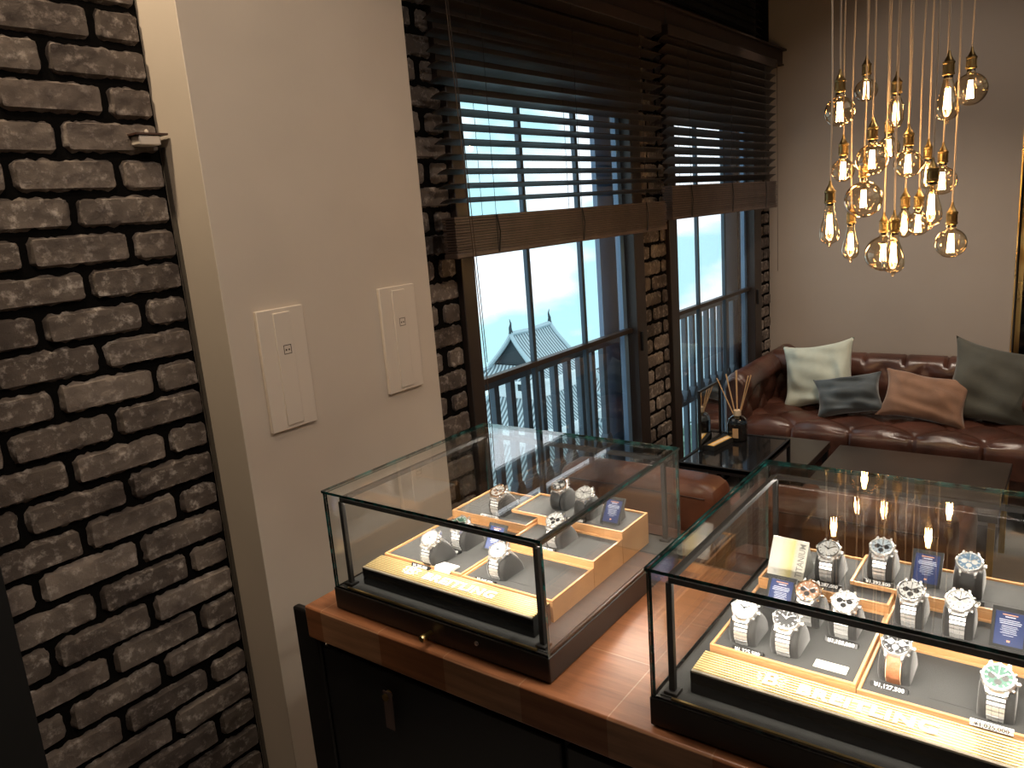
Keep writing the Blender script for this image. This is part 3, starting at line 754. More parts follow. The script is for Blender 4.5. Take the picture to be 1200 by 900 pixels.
# ------------------------------------------------------------------ watches
CP = [(0, 0), (-.005, .012), (-.006, .026), (-.001, .038), (.008, .046), (.018, .0505), (.030, .049), (.042, .042), (.056, .028), (.066, .014), (.071, 0)]
def rounded_cushion():
    b = MB(); n = len(CP); W = .022
    offs = [(-W, .84), (-W * .93, .94), (-W * .7, 1.0), (W * .7, 1.0), (W * .93, .94), (W, .84)]
    cx, cz = .032, .0
    vs = []
    for (y, s) in offs:
        for (x, z) in CP: vs.append((cx + (x - cx) * s, y, z * s))
    fs = [(i * n + k, i * n + k + 1, (i + 1) * n + k + 1, (i + 1) * n + k) for i in range(len(offs) - 1) for k in range(n - 1)]
    fs += [tuple(range(n))[::-1], tuple((len(offs) - 1) * n + k for k in range(n))]
    fs += [(i * n, (i + 1) * n, (i + 1) * n + n - 1, i * n + n - 1) for i in range(len(offs) - 1)]
    b.add(vs, fs); return b
_cush = rounded_cushion().build('cushion', cushfelt, smooth=45); CUSHME = _cush.data; bpy.data.objects.remove(_cush)
TL = math.radians(27); DC = Vector((.0135, 0, .0560))
def DT(p):  # dial frame -> watch frame
    c, s = math.cos(TL), math.sin(TL)
    return DC + Vector((-s * p.z + c * p.y, -p.x, c * p.z + s * p.y))
def strap_path(front=True):
    pts = []
    if front: idx = [(-.0020, .0015), (-.0078, .013), (-.0088, .026), (-.0045, .038), (.0005, .0448)]
    else: idx = [(.0300, .0535), (.040, .0475), (.050, .0375), (.060, .0265), (.068, .013), (.0725, .003)]
    P = [Vector((a, 0, c)) for a, c in idx]; L_ = [0]
    for i in range(1, len(P)): L_.append(L_[-1] + (P[i] - P[i - 1]).length)
    def at(s):
        s = max(0, min(L_[-1], s))
        for i in range(1, len(P)):
            if s <= L_[i] + 1e-9:
                f = (s - L_[i - 1]) / (L_[i] - L_[i - 1]); return P[i - 1].lerp(P[i], f), (P[i] - P[i - 1]).normalized()
    return at, L_[-1]
ME = {}
def wmesh(key, fn):
    if key not in ME: ME[key] = fn()
    return ME[key]
def bracelet_mesh(kind):
    b = MB()
    for front in (True, False):
        at, LL = strap_path(front)
        if kind == 'links':
            n = max(6, int(LL / .0066)); step = LL / n
            for i in range(n):
                p, d = at((i + .5) * step); nrm = Vector((-d.z, 0, d.x)) if front else Vector((-d.z, 0, d.x))
                wv = .0100 + .0014 * (i / n if front else 1 - i / n)
                def T(q, p=p, d=d, nrm=nrm): return p + d * q.x + Vector((0, 1, 0)) * q.y + nrm * q.z
                h = step * .5 - .0010
                b.box(-h, h, -wv, -wv * .42, -.0012, .0014, T=T); b.box(-h, h, wv * .42, wv, -.0012, .0014, T=T)
                b.box(-h, h, -wv * .38, wv * .38, -.0012, .0019, T=T)
        else:
            n = 14; prev = None
            def fn(u, v, at=at, LL=LL, front=front):
                p, d = at(u * LL); nrm = Vector((-d.z, 0, d.x)); wv = .0100 + .0012 * (u if front else 1 - u)
                a = v * 4; 
                e = [(-1, -.001), (-1, .0010), (0, .0019), (1, .0010), (1, -.001)][int(round(a))]
                rib = (.0006 * (1 if int(u * n * 1.01) % 2 else 0)) if kind == 'rubber' else 0
                return p + Vector((0, 1, 0)) * wv * e[0] + nrm * (e[1] + (rib if e[1] > 0 else 0))
            b.grid(fn, n, 4)
    return b
def build_data(name, mb, m, smooth=None, bevel=0):
    o = mb.build(name, m, smooth=smooth); me = o.data; bpy.data.objects.remove(o); return me
def case_mb():
    b = MB(); b.lathe([(.018, -.0065), (.0205, -.0055), (.0212, -.002), (.0210, .002), (.0200, .0032)], n=36, T=DT)
    for sx in (-1, 1):
        for sy in (-1, 1):
            b.prism([(sx * .0085, sy * .015), (sx * .0145, sy * .014), (sx * .0125, sy * .0245), (sx * .0095, sy * .0252)], -.006, .0022, 'xy', T=DT)
    return b
def bezel_mb():
    b = MB()
    b.lathe([(.0202, .0030), (.0206, .0036), (.0206, .0052), (.0196, .0060), (.0170, .0062), (.0166, .0045)], n=72, T=DT, cap=False, mod=lambda k, n: 1.0 - (.018 if (k % 3 == 0) else 0))
    for a in range(4):
        q = a * math.pi / 2
        def T(p, q=q): return DT(Vector((p.x * math.cos(q) - p.y * math.sin(q), p.x * math.sin(q) + p.y * math.cos(q), p.z)))
        b.box(-.0022, .0022, .0172, .0212, .0052, .0070, T=T)
    return b
def ring_mb():
    b = MB(); b.lathe([(.0192, .00625), (.0172, .00635)], n=48, T=DT, cap=False); return b
def dial_mb():
    b = MB(); b.lathe([(.0169, .0040), (.0169, .0046)], n=36, T=DT); return b
def sub_mb(pos):
    b = MB()
    for (x, y) in pos: b.lathe([(.0046, 0), (.0046, .0003)], (x, y, .0046), 20, T=DT)
    return b
def mark_mb(long=.0028):
    b = MB()
    for k in range(12):
        q = k * math.pi / 6
        def T(p, q=q): return DT(Vector((p.x * math.cos(q) - p.y * math.sin(q), p.x * math.sin(q) + p.y * math.cos(q), p.z)))
        b.box(-.0006, .0006, .0155 - long, .0155, .0046, .0052, T=T)
    return b
def hands_mb():
    b = MB()
    for (q, l, w_) in ((math.radians(58), .0095, .0009), (math.radians(-55), .0135, .0007), (math.radians(-2), .0145, .0003)):
        def T(p, q=q): return DT(Vector((p.x * math.cos(q) - p.y * math.sin(q), p.x * math.sin(q) + p.y * math.cos(q), p.z)))
        b.box(-w_, w_, -.002, l, .0053, .0058, T=T)
    b.lathe([(.0011, .0052), (.0011, .0062)], n=12, T=DT); return b
def crown_mb():
    b = MB()
    def tube(a, r, l0, l1):
        d = Vector((math.cos(a), math.sin(a), 0))
        b.tube([DT(d * l0 + Vector((0, 0, -.0015))), DT(d * l1 + Vector((0, 0, -.0015)))], r, 12)
    tube(0, .0034, .020, .0258); tube(math.radians(34), .0022, .0195, .0243); tube(math.radians(-34), .0022, .0195, .0243)
    return b
SUBP = [(0, -.0075), (-.0078, .0005), (.0078, .0005)]
dialcol = dict(white=(.85, .85, .83), black=(.02, .02, .022), silver=(.55, .55, .54), blue=(.16, .28, .42), ice=(.50, .60, .68), green=(.02, .085, .06), copper=(.34, .20, .13))
def dmat(c): return mat('dial_' + c, dialcol[c], .3, .2)
goldm = mat('rose_gold', (.85, .58, .40), .2, 1)
def watch(x, y, z, dial, sub, ring, strap, lab, bez='steel', crown='steel'):
    """cushion and watch are two things"""
    cu = bpy.data.objects.new('watch_cushion', CUSHME); COL.objects.link(cu); cu.location = (x, y, z + .0002); cu.scale = (.89, .89, .89)
    tag(cu, 'suede cushion under the ' + ' '.join(lab.split()[:12]), 'cushion', 'suede watch cushions')
    wt = empty('wristwatch', (x, y, z + .0003), 0, lab, 'watch', 'wristwatches on suede cushions'); wt.scale = (.89, .89, .89)
    def P(nm, me, m):
        me2 = me.copy(); me2.materials.clear(); me2.materials.append(m)
        o = bpy.data.objects.new(nm, me2); COL.objects.link(o); o.parent = wt; return o
    P('watch_case', wmesh('case', lambda: build_data('c', case_mb(), steel, 40)), steel)
    P('bezel', wmesh('bez', lambda: build_data('b', bezel_mb(), steel, 30)), steel if bez == 'steel' else goldm)
    if ring: P('bezel_insert', wmesh('ring', lambda: build_data('r', ring_mb(), steel)), dmat(ring))
    d = P('dial', wmesh('dial', lambda: build_data('d', dial_mb(), steel)), dmat(dial))
    if sub:
        s = P('subdials', wmesh('sub', lambda: build_data('s', sub_mb(SUBP), steel)), dmat(sub))
    P('hour_markers', wmesh('mk', lambda: build_data('m', mark_mb(), steel)), whitepaint if dial not in ('white', 'silver', 'ice') else rubber)
    P('hands', wmesh('hd', lambda: build_data('h', hands_mb(), steel)), steel if dial not in ('white', 'silver', 'ice') else rubber)
    P('crown', wmesh('cr', lambda: build_data('cr', crown_mb(), steel, 40)), steel if crown == 'steel' else goldm)
    sm = {'links': linksteel, 'rubber': rubber, 'leather': mat('tan_strap_leather', (.33, .13, .06), .55, bump=.3, bscale=200, var=.2, vscale=80)}[strap]
    P('bracelet' if strap == 'links' else 'strap', wmesh('br' + strap, lambda: build_data('br', bracelet_mesh(strap), steel, 35 if strap != 'links' else None)), sm)
    if strap == 'leather':
        b = MB()
        at, LL = strap_path(True)
        for sg in (-1, 1):
            b.tube([at(u * LL)[0] + Vector((-.0012, sg * .0098, .0006)) for u in [k / 8 for k in range(9)]], .0005, 5)
        o = b.build('stitching', mat('cream_thread', (.75, .62, .42), .8), wt)
    return wt
W2 = ZT2; W1 = ZT1
watch(.984, .366, W2['FL'], 'white', 'silver', None, 'links', 'steel watch with white dial at the front left corner of the right case')
watch(.984, .306, W2['FL'], 'black', 'black', 'black', 'links', 'steel watch with black dial and green accents, second from left in the right case')
watch(1.078, .303, W2['FL'], 'copper', 'black', None, 'links', 'steel watch with rose gold bezel behind the front left pair in the right case', bez='gold', crown='gold')
watch(1.068, .249, W2['FL'], 'white', 'black', 'silver', 'links', 'steel watch with white dial and dark subdials right of the rose gold one, right case')
watch(1.207, .307, W2['BL'], 'silver', 'silver', 'black', 'links', 'steel watch with grey dial beside the beige titanium card')
watch(1.236, .233, W2['BR'], 'ice', 'black', None, 'links', 'steel watch with pale dial on the top tray between card watch and blue info stand')
watch(1.238, .112, W2['BR'], 'blue', 'white', 'silver', 'rubber', 'steel watch with blue white dial on a black ribbed rubber strap')
watch(1.137, .174, W2['MR'], 'silver', 'black', 'black', 'links', 'steel watch with dark grey dial, left one on the middle tray of the right case')
watch(1.137, .112, W2['MR'], 'white', 'silver', 'silver', 'links', 'steel watch with white dial, right one on the middle tray beside the blue info stand')
watch(1.000, .168, W2['FR'], 'black', 'silver', 'black', 'leather', 'steel watch on a stitched brown leather strap in the front tray of the right case')
watch(.978, .052, W2['FR'], 'green', 'black', 'silver', 'links', 'steel watch with green black dial at the right end of the front tray')
watch(0.970, 0.971, W1['FL'], 'white', 'silver', None, 'links', 'steel watch at the front left of the left case above the white folded card')
watch(1.051, 0.965, W1['FL'], 'green', 'black', None, 'links', 'steel watch with pale green dial second in the left tray of the left case')
watch(0.990, 0.823, W1['FR'], 'ice', 'silver', None, 'links', 'steel watch with pale dial in the lowest front right tray of the left case')
watch(1.197, 0.979, W1['BL'], 'white', 'copper', None, 'links', 'steel watch farthest left on the back tray of the left case', bez='gold')
watch(1.262, 0.864, W1['BR'], 'black', 'silver', None, 'rubber', 'black dial watch with steel and rose bezel on the highest tray, nearest the window', bez='gold')
watch(1.243, 0.792, W1['BR'], 'white', 'silver', 'silver', 'rubber', 'white dial watch beside the info stand on the highest tray of the left case')
watch(1.128, 0.789, W1['MR'], 'white', 'black', 'silver', 'links', 'steel watch with white dial on the middle right tray of the left case')

# price strips
pricem = mat('black_price_base', (.012, .012, .012), .4)
def price(x, y, z, body, lab, white=False, rz=0.0):
    p = empty('price_strip', (x, y, z + .0002), rz, lab, 'price tag', 'price strips before the watches')
    b = MB(); b.prism([(-.0045, 0), (.0045, 0), (.002, .0055), (-.001, .0055)], -.0225, .0225, 'xz'); b.build('strip', pricem if not white else whitepaint, p, bevel=.0004)
    X = Vector((0, -1, 0)); Y = Vector((.535, 0, .845)); Zv = X.cross(Y); c = Vector((-.0030, 0, .0028)) + Zv * .0002
    T = Matrix(((X.x, Y.x, Zv.x, c.x), (X.y, Y.y, Zv.y, c.y), (X.z, Y.z, Zv.z, c.z), (0, 0, 0, 1)))
    text(body, .0072, 'price_digits', whitepaint if not white else pricem, T, p, bold=.00015, sx=1.12, ext=.0001)
for (x, y, z, t_, l, wf) in (
    (.968, .352, W2['FL'], '¥1,325,500', 'price strip in front of the two front left watches, right case', False),
    (1.053, .246, W2['FL'], '¥1,155,000', 'price strip before the white dial watch with dark subdials, right case', False),
    (1.192, .303, W2['BL'], '¥1,287,000', 'price strip before the watch next to the beige card', False),
    (1.222, .232, W2['BR'], '¥1,292,500', 'price strip before the pale dial watch on the top tray', False),
    (1.222, .110, W2['BR'], '¥1,248,500', 'price strip before the rubber strap watch', False),
    (.985, .170, W2['FR'], '¥1,127,500', 'price strip below the brown leather strap watch', False),
    (.961, .054, W2['FR'], '¥1,025,000', 'white price strip below the green dial watch', True),
    (.958, .980, W1['FL'], '¥1,205,000', 'price strip before the front left watch of the left case', False),
    (1.040, .973, W1['FL'], '¥1,160,000', 'price strip before the second left tray watch, left case', False),
    (.973, .835, W1['FR'], '¥1,045,000', 'price strip before the lowest front right watch of the left case', False),
    (1.182, .988, W1['BL'], '¥1,320,000', 'pale price strip before the farthest left watch of the left case', True),
    (1.230, .800, W1['BR'], '¥1,390,000', 'price strip before the highest right watch in the left case', False),
    (1.113, .797, W1['MR'], '¥1,275,000', 'price strip before the middle right watch, left case', False)):
    price(x, y, z, t_, l, wf)
# info stands (dark frame, blue card with lines of print)
blu = mat('blue_info_card', (.035, .055, .165), .35); pr = mat('pale_print', (.75, .80, .9), .5); og = mat('orange_print', (.85, .42, .25), .5)
def info(x, y, z, lab, rz=0.0):
    t = empty('info_stand', (x, y, z + .0002), rz, lab, 'info stand', 'small blue info stands in the trays')
    a = math.radians(36); hw, hl = .0215, .056
    def T(p): # p.x across (right=+), p.y up the face, p.z outwards
        return Vector((p.y * math.sin(a) - p.z * math.cos(a), -p.x, p.y * math.cos(a) + p.z * math.sin(a)))
    b = MB()
    for q in ((-hw, hw, 0, .004), (-hw, hw, hl - .006, hl), (-hw, -hw + .004, .004, hl - .006), (hw - .004, hw, .004, hl - .006)): b.box(q[0], q[1], q[2], q[3], -.004, .0012, T=T)
    b.box(-hw + .004, hw - .004, .004, hl - .006, -.004, -.001, T=T); b.build('stand_frame', felt, t)
    b = MB(); b.prism([(.006, 0), (.045, 0), (.036, .040)], -.014, .014, 'xz'); b.build('stand_foot', cushfelt, t)
    b = MB(); b.box(-hw + .0042, hw - .0042, .0042, hl - .0062, -.0009, -.0004, T=T); b.build('blue_card', blu, t)
    b = MB()
    for i, (wd, yy, hh) in enumerate(((.006, .0425, .0012), (.012, .0385, .0008), (.013, .0360, .0009), (.0125, .0335, .0009), (.009, .0305, .0006), (.010, .0285, .0005), (.0085, .0265, .0005), (.0095, .0245, .0005), (.008, .0225, .0005), (.010, .0205, .0005), (.006, .0175, .0005))):
        o = (hsh(i, x) - .5) * .002; b.box(-wd + o, wd + o, yy, yy + hh, -.0004, -.0002, T=T)
    b.build('print', pr, t)
    b = MB(); b.box(-.009, .009, .0455, .0468, -.0004, -.0002, T=T); b.box(-.002, .002, .009, .0115, -.0004, -.0002, T=T); b.build('orange_print', og, t)
info(1.097, .352, W2['FL'], 'blue info stand behind the front left watches of the right case')
info(1.248, .171, W2['BR'], 'blue info stand on the top tray of the right case')
info(1.138, .052, W2['MR'], 'blue info stand at the right end of the middle tray')
info(1.075, .903, W1['FL'], 'blue info stand in the left tray of the left case')
info(1.245, .732, W1['BR'], 'blue info stand on the highest tray of the left case')
# titanium card, a folded wedge
def card():
    t = empty('title_card', (1.192, .370, W2['BL'] + .0002), math.radians(-4), 'white and yellow folded card reading TITANIUM on the back left tray', 'card')
    hw, L_ = .030, .064; a = math.radians(28)
    m, tt, bb = new_mat('fading_yellow_card')
    co = tt.nodes.new('ShaderNodeTexCoord'); sp = tt.nodes.new('ShaderNodeSeparateXYZ'); r = tt.nodes.new('ShaderNodeValToRGB'); mr = tt.nodes.new('ShaderNodeMapRange')
    mr.inputs[1].default_value = hw; mr.inputs[2].default_value = -hw
    el = r.color_ramp.elements; el[0].position = .25; el[0].color = (.82, .80, .74, 1); el[1].position = .62; el[1].color = (.80, .70, .30, 1)
    e = el.new(.72); e.color = (.72, .69, .60, 1)
    tt.links.new(co.outputs['Object'], sp.inputs[0]); tt.links.new(sp.outputs['Y'], mr.inputs[0]); tt.links.new(mr.outputs[0], r.inputs[0]); tt.links.new(r.outputs[0], bb.inputs['Base Color'])
    bb.inputs['Roughness'].default_value = .6
    top = (L_ * math.sin(a), L_ * math.cos(a))
    b = MB(); b.prism([(0, 0), (.0012, 0), (top[0] + .0012, top[1]), top], -hw, hw, 'xz'); b.build('card_face', m, t)
    b = MB(); b.prism([(.0013, 0), (.058, 0), (top[0] + .0013, top[1] - .001)], -hw + .001, hw - .001, 'xz'); b.build('card_wedge', mat('grey_card_wedge', (.26, .26, .24), .7), t)
    # letters run up the right edge of the face
    X = Vector((math.sin(a), 0, math.cos(a))); Y = Vector((0, 1, 0)); Zv = X.cross(Y); Zv = Vector((-math.cos(a), 0, math.sin(a))); Y = Zv.cross(X)
    c = Vector((top[0] / 2, -hw + .0080, top[1] / 2)) + Zv * .0004
    T = Matrix(((X.x, Y.x, Zv.x, c.x), (X.y, Y.y, Zv.y, c.y), (X.z, Y.z, Zv.z, c.z), (0, 0, 0, 1)))
    text('TITANIUM', .0150, 'card_lettering', mat('grey_print', (.28, .27, .25), .6), T, t, bold=.0001, ext=.0001, sx=.80)
    # yellow word on the left flank of the wedge
    X = Vector((.55, 0, .83)).normalized(); Zv = Vector((0, 1, 0)); Y = Zv.cross(X); c = Vector((.024, hw + .0002 - .001, .024))
    T = Matrix(((X.x, Y.x, Zv.x, c.x), (X.y, Y.y, Zv.y, c.y), (X.z, Y.z, Zv.z, c.z), (0, 0, 0, 1)))
    text('CHRONO', .0095, 'side_lettering', mat('yellow_print', (.9, .72, .12), .5), T, t, bold=.0002, ext=.0001)
card()
tag(bx('name_plate', mat('pale_gold_plate', (.88, .84, .66), .5), .978, .996, .222, .265, W2['FL'] + .0002, W2['FL'] + .002, bevel=.0004), 'pale gold name plate lying at the front of the front left tray, right case', 'plate')
wc = MB(); wc.prism([(.949 + .012, W1['FL'] + .0002), (.993, W1['FL'] + .0002), (.991, W1['FL'] + .004), (.966, W1['FL'] + .0085)], .912, .950, 'xz')
tag(wc.build('folded_card', whitepaint, bevel=.0008), 'blank white folded card at the front of the left tray, left case', 'card')
# little black storage box behind case one inside
# ------------------------------------------------------------------ sofa
def tuft(u, v):
    """diamond tufting height 0..1, buttons at integer lattice"""
    a = (u + v) * .5; b_ = (u - v) * .5
    return (abs(math.sin(math.pi * a)) * abs(math.sin(math.pi * b_))) ** .32
SX0, SX1, SY0, SY1 = 4.10, 5.045, .035, 1.625
sofa = empty('chesterfield_sofa', ((SX0 + SX1) / 2, (SY0 + SY1) / 2, 0), 0, 'deep buttoned oxblood leather sofa against the taupe back wall', 'sofa')
ox, oy = (SX0 + SX1) / 2, (SY0 + SY1) / 2
def rel(p): return (p[0] - ox, p[1] - oy, p[2])
AW = .15; sy0, sy1 = SY0 + AW, SY1 - AW  # seat between the arms
# seat
b = MB()
def seat(u, v):
    y = sy0 - .02 + (sy1 - sy0 + .04) * u
    # profile v: front bottom -> front top roll -> back
    s = v * 1.0
    if s < .22: t = s / .22; x, z, nx, nz = SX0 - .0, .27 + .10 * t, -1, 0
    elif s < .42:
        t = (s - .22) / .2; a = t * math.pi / 2; x, z, nx, nz = SX0 + .075 * (1 - math.cos(a)), .37 + .065 * math.sin(a), -math.cos(a), math.sin(a)
    else: t = (s - .42) / .58; x, z, nx, nz = SX0 + .075 + .50 * t, .435 + .0 * t, 0, 1
    d = tuft((y - .04) / .15, (x - .04 - SX0) / .14) if s > .30 else 1 - .5 * max(0, 1 - abs(((y - .04) / .30 + .5) % 1 - .5) / .03)
    h = .034 * d - .014
    return rel((x + nx * h, y, z + nz * h))
b.grid(seat, 130, 64); b.build('seat', sofaleather, sofa, smooth=70)
# backrest with rolled top
b = MB()
def back(u, v):
    y = sy0 - .05 + (sy1 - sy0 + .10) * u
    if v < .6: t = v / .6; x, z, nx, nz = 4.66 - .0 * t, .40 + .20 * t, -1, .1; tf = tuft((y - .05) / .105, (z - .42) / .115)
    else:
        t = (v - .6) / .4; a = t * math.pi * 1.15; R = .095; cx, cz = 4.66 + .06, .60
        x, z, nx, nz = cx - R * math.cos(a) * 1.0 - .0, cz + R * math.sin(a), -math.cos(a), math.sin(a)
        x -= -.035 * (1 - t); tf = 1 - .9 * (1 - tuft((y - .05) / .105, (z - .42) / .115)) * max(0, 1 - t * 2.2) if t < .2 else 1 - .7 * max(0, 1 - abs(((y - .05) / .21) % 1 - .5 + (.5 if 0 else 0)) / .04) * max(0, 1 - t * 1.4)
    h = .045 * tf - .02
    return rel((x + nx * h, y, z + nz * h))
b.grid(back, 120, 60); b.build('backrest', sofaleather, sofa, smooth=70)
bx('back_panel', sofaleather, 4.74 - ox, SX1 - ox, SY0 + .05 - oy, SY1 - .05 - oy, .12, .66, sofa, .03)
# arms
for nm, yin, sg in (('arm', sy1, 1), ('arm', sy0, -1)):
    b = MB()
    def arm(u, v, yin=yin, sg=sg):
        x = SX0 - .01 + (.93) * u; fr = max(0, 1 - u / .06)
        if v < .45: t = v / .45; y, z, ny, nz = yin + .035 * (1 - t) - .0, .36 + .25 * t, -1, .1; tf = tuft((x - SX0) / .125 + .5, (z - .42) / .11) if x < 4.7 else 1
        elif v < .8:
            t = (v - .45) / .35; a = t * math.pi; R = .065
            y, z, ny, nz = yin + R - R * math.cos(a), .61 + .075 * math.sin(a), -math.cos(a), math.sin(a); tf = 1
        else: t = (v - .8) / .2; y, z, ny, nz = yin + .13, .61 - .49 * t, 1, 0; tf = 1
        h = (.035 * tf - .018) if v < .8 else .017
        h -= .03 * fr ** 2
        return rel((x, yin + sg * (y - yin + ny * h), z + nz * h))
    b.grid(arm, 64, 52)
    o = b.build(nm, sofaleather, sofa, smooth=70)
    b = MB(); pts = [(.04, .12), (.04, .36), (.012, .56)]
    for k in range(11):
        a = k / 10 * math.pi; pts.append((.065 - .06 * math.cos(a), .61 + .07 * math.sin(a)))
    pts.append((.125, .12))
    b.prism([((yin + sg * p[0]) - oy, p[1]) for p in pts], SX0 - .022 - ox, SX0 + .03 - ox, 'yz'); b.build('arm_front', sofaleather, o, bevel=.012)
bx('base_rail', sofaleather, SX0 + .01 - ox, 4.74 - ox, SY0 + .06 - oy, SY1 - .06 - oy, .12, .30, sofa, .01)
b = MB()
for yy in [sy0 + .0 + k * .2 for k in range(1, 6)]:
    pass
bt = MB()
for j in range(1, 4):
    for i in range(-2, 14):
        y = .04 + .15 * i; x = SX0 + .04 + .14 * j
        if (i + j) % 2 or y < sy0 + .03 or y > sy1 - .03: continue
        bt.lathe([(.011, 0), (.009, .004), (.002, .006)], rel((x, y, .421)), 10)
for j in range(0, 3):
    for i in range(-2, 18):
        y = .05 + .105 * i; z = .42 + .115 * j
        if (i + j) % 2 or y < sy0 + .03 or y > sy1 - .03: continue
        bt.lathe([(.011, 0), (.009, .004), (.002, .006)], rel((4.68, y, z)), 10, axis='x', T=lambda q: Vector((2 * (4.68 - ox) - q.x, q.y, q.z)))
bt.build('buttons', sofaleather, sofa, smooth=50)
for (x, y) in ((SX0 + .07, SY0 + .1), (SX0 + .07, SY1 - .1), (SX1 - .08, SY0 + .1), (SX1 - .08, SY1 - .1)):
    b = MB(); b.lathe([(.022, 0), (.028, .03), (.035, .09), (.03, .12)], rel((x, y, 0)), 16); b.build('foot', darkwood, sofa, smooth=50)

# pillows
def pillow(wd, ht, th, m, loc, rot, lab, seed):
    b = MB()
    def fn(u, v, s):
        a, c = u * 2 - 1, v * 2 - 1
        ed = (1 - abs(a) ** 2.6) * (1 - abs(c) ** 2.6)
        pinch = 1 - .17 * (1 - abs(a) ** 2) * abs(c) ** 3; pinch2 = 1 - .17 * (1 - abs(c) ** 2) * abs(a) ** 3
        x = a * wd / 2 * pinch2 * (1 - .03 * abs(c)); y = c * ht / 2 * pinch
        n = vnoise(a * 2.2 + seed, c * 2.2, seed) - .5
        fold = .012 * math.sin(a * 9 + 5 * c + seed + 3 * n) * ed * abs(a) + .008 * math.sin(c * 14 + 4 * a + seed) * ed * (.3 + abs(c))
        z = s * (th / 2 * ed ** .42 * (1 + .35 * n)) + s * fold * .8 + (.02 * n)
        return Vector((x, y, z))
    R_ = rot.to_matrix() if hasattr(rot, 'to_matrix') else rot
    b.grid(lambda u, v: R_ @ fn(u, v, 1), 36, 28); b.grid(lambda u, v: R_ @ fn(u, v, -1), 36, 28)
    o = b.build('throw_pillow', m, smooth=75, loc=loc); tag(o, lab, 'pillow', 'throw pillows on the sofa')
    # piped seam and zip tab as a part
    return o
def prot(yaw, lean, roll):
    """face towards -x, leaning back, rolled about its own normal"""
    # local x -> -y (right in view), local y -> up, local z -> -x (towards viewer)
    base = Matrix(((0, 0, -1), (-1, 0, 0), (0, 1, 0)))
    return Matrix.Rotation(math.radians(yaw), 3, 'Z') @ Matrix.Rotation(math.radians(lean), 3, 'Y') @ base @ Matrix.Rotation(math.radians(roll), 3, 'Z')
linen = mat('pale_sage_linen', (.44, .47, .40), .95, bump=.25, bscale=350, var=.06, vscale=20, sheen=.2)
velvb = mat('slate_velvet', (.045, .058, .066), .7, bump=.15, bscale=200, var=.3, vscale=12, sheen=.9)
velvt = mat('tan_suede', (.22, .118, .072), .8, bump=.2, bscale=200, var=.2, vscale=10, sheen=.5)
olive = mat('olive_velvet', (.058, .058, .046), .8, bump=.15, bscale=200, var=.2, vscale=8, sheen=.5)
pillow(.44, .40, .15, linen, (4.50, 1.205, .625), prot(-12, 20, 12), 'pale sage linen pillow leaning at the left end of the sofa', 1)
pillow(.37, .235, .12, velvb, (4.36, 1.005, .555), prot(0, 32, 13), 'small slate blue velvet pillow in front of the sage one', 2.3)
pillow(.44, .275, .13, velvt, (4.38, .635, .565), prot(6, 32, -8), 'tan suede pillow right of centre on the sofa', 4.1)
pillow(.50, .44, .15, olive, (4.50, .32, .620), prot(10, 20, -12), 'large dark olive velvet pillow at the right end of the sofa', 5.7)

# ------------------------------------------------------------------ lounge chairs (backs towards the counter) and stools
def rbox(b, x0, x1, y0, y1, z0, z1, r, puff=.0):
    """soft cuboid: rounded box made from a subdivided cube"""
    n = 10; vs = {}; 
    cx, cy, cz = (x0 + x1) / 2, (y0 + y1) / 2, (z0 + z1) / 2; hx, hy, hz = (x1 - x0) / 2, (y1 - y0) / 2, (z1 - z0) / 2
    def P(q):
        s = Vector(q); core = Vector((max(-hx + r, min(hx - r, s.x * hx)), max(-hy + r, min(hy - r, s.y * hy)), max(-hz + r, min(hz - r, s.z * hz))))
        full = Vector((s.x * hx, s.y * hy, s.z * hz)); d = full - core
        if d.length > 1e-9: full = core + d.normalized() * min(r, max(d.length, 0)) if d.length > r else full
        pf = puff * (1 - s.x ** 2) * (1 - s.y ** 2) if abs(s.z) > .999 else (puff * (1 - s.y ** 2) * (1 - s.z ** 2) if abs(s.x) > .999 else 0)
        if abs(s.z) > .999: full.z += pf * (1 if s.z > 0 else -1)
        elif abs(s.x) > .999: full.x += pf * (1 if s.x > 0 else -1)
        return Vector((cx, cy, cz)) + full
    t = [-1 + 2 * k / n for k in range(n + 1)]
    # denser near the edges
    t = [math.copysign(abs(q) ** .6, q) for q in t]
    for ax in range(3):
        for sg in (-1, 1):
            def fn(u, v, ax=ax, sg=sg):
                a, c = t[int(round(u * n))], t[int(round(v * n))]
                q = [0, 0, 0]; q[ax] = sg; q[(ax + 1) % 3] = a; q[(ax + 2) % 3] = c
                return P(q)
            b.grid(fn, n, n)
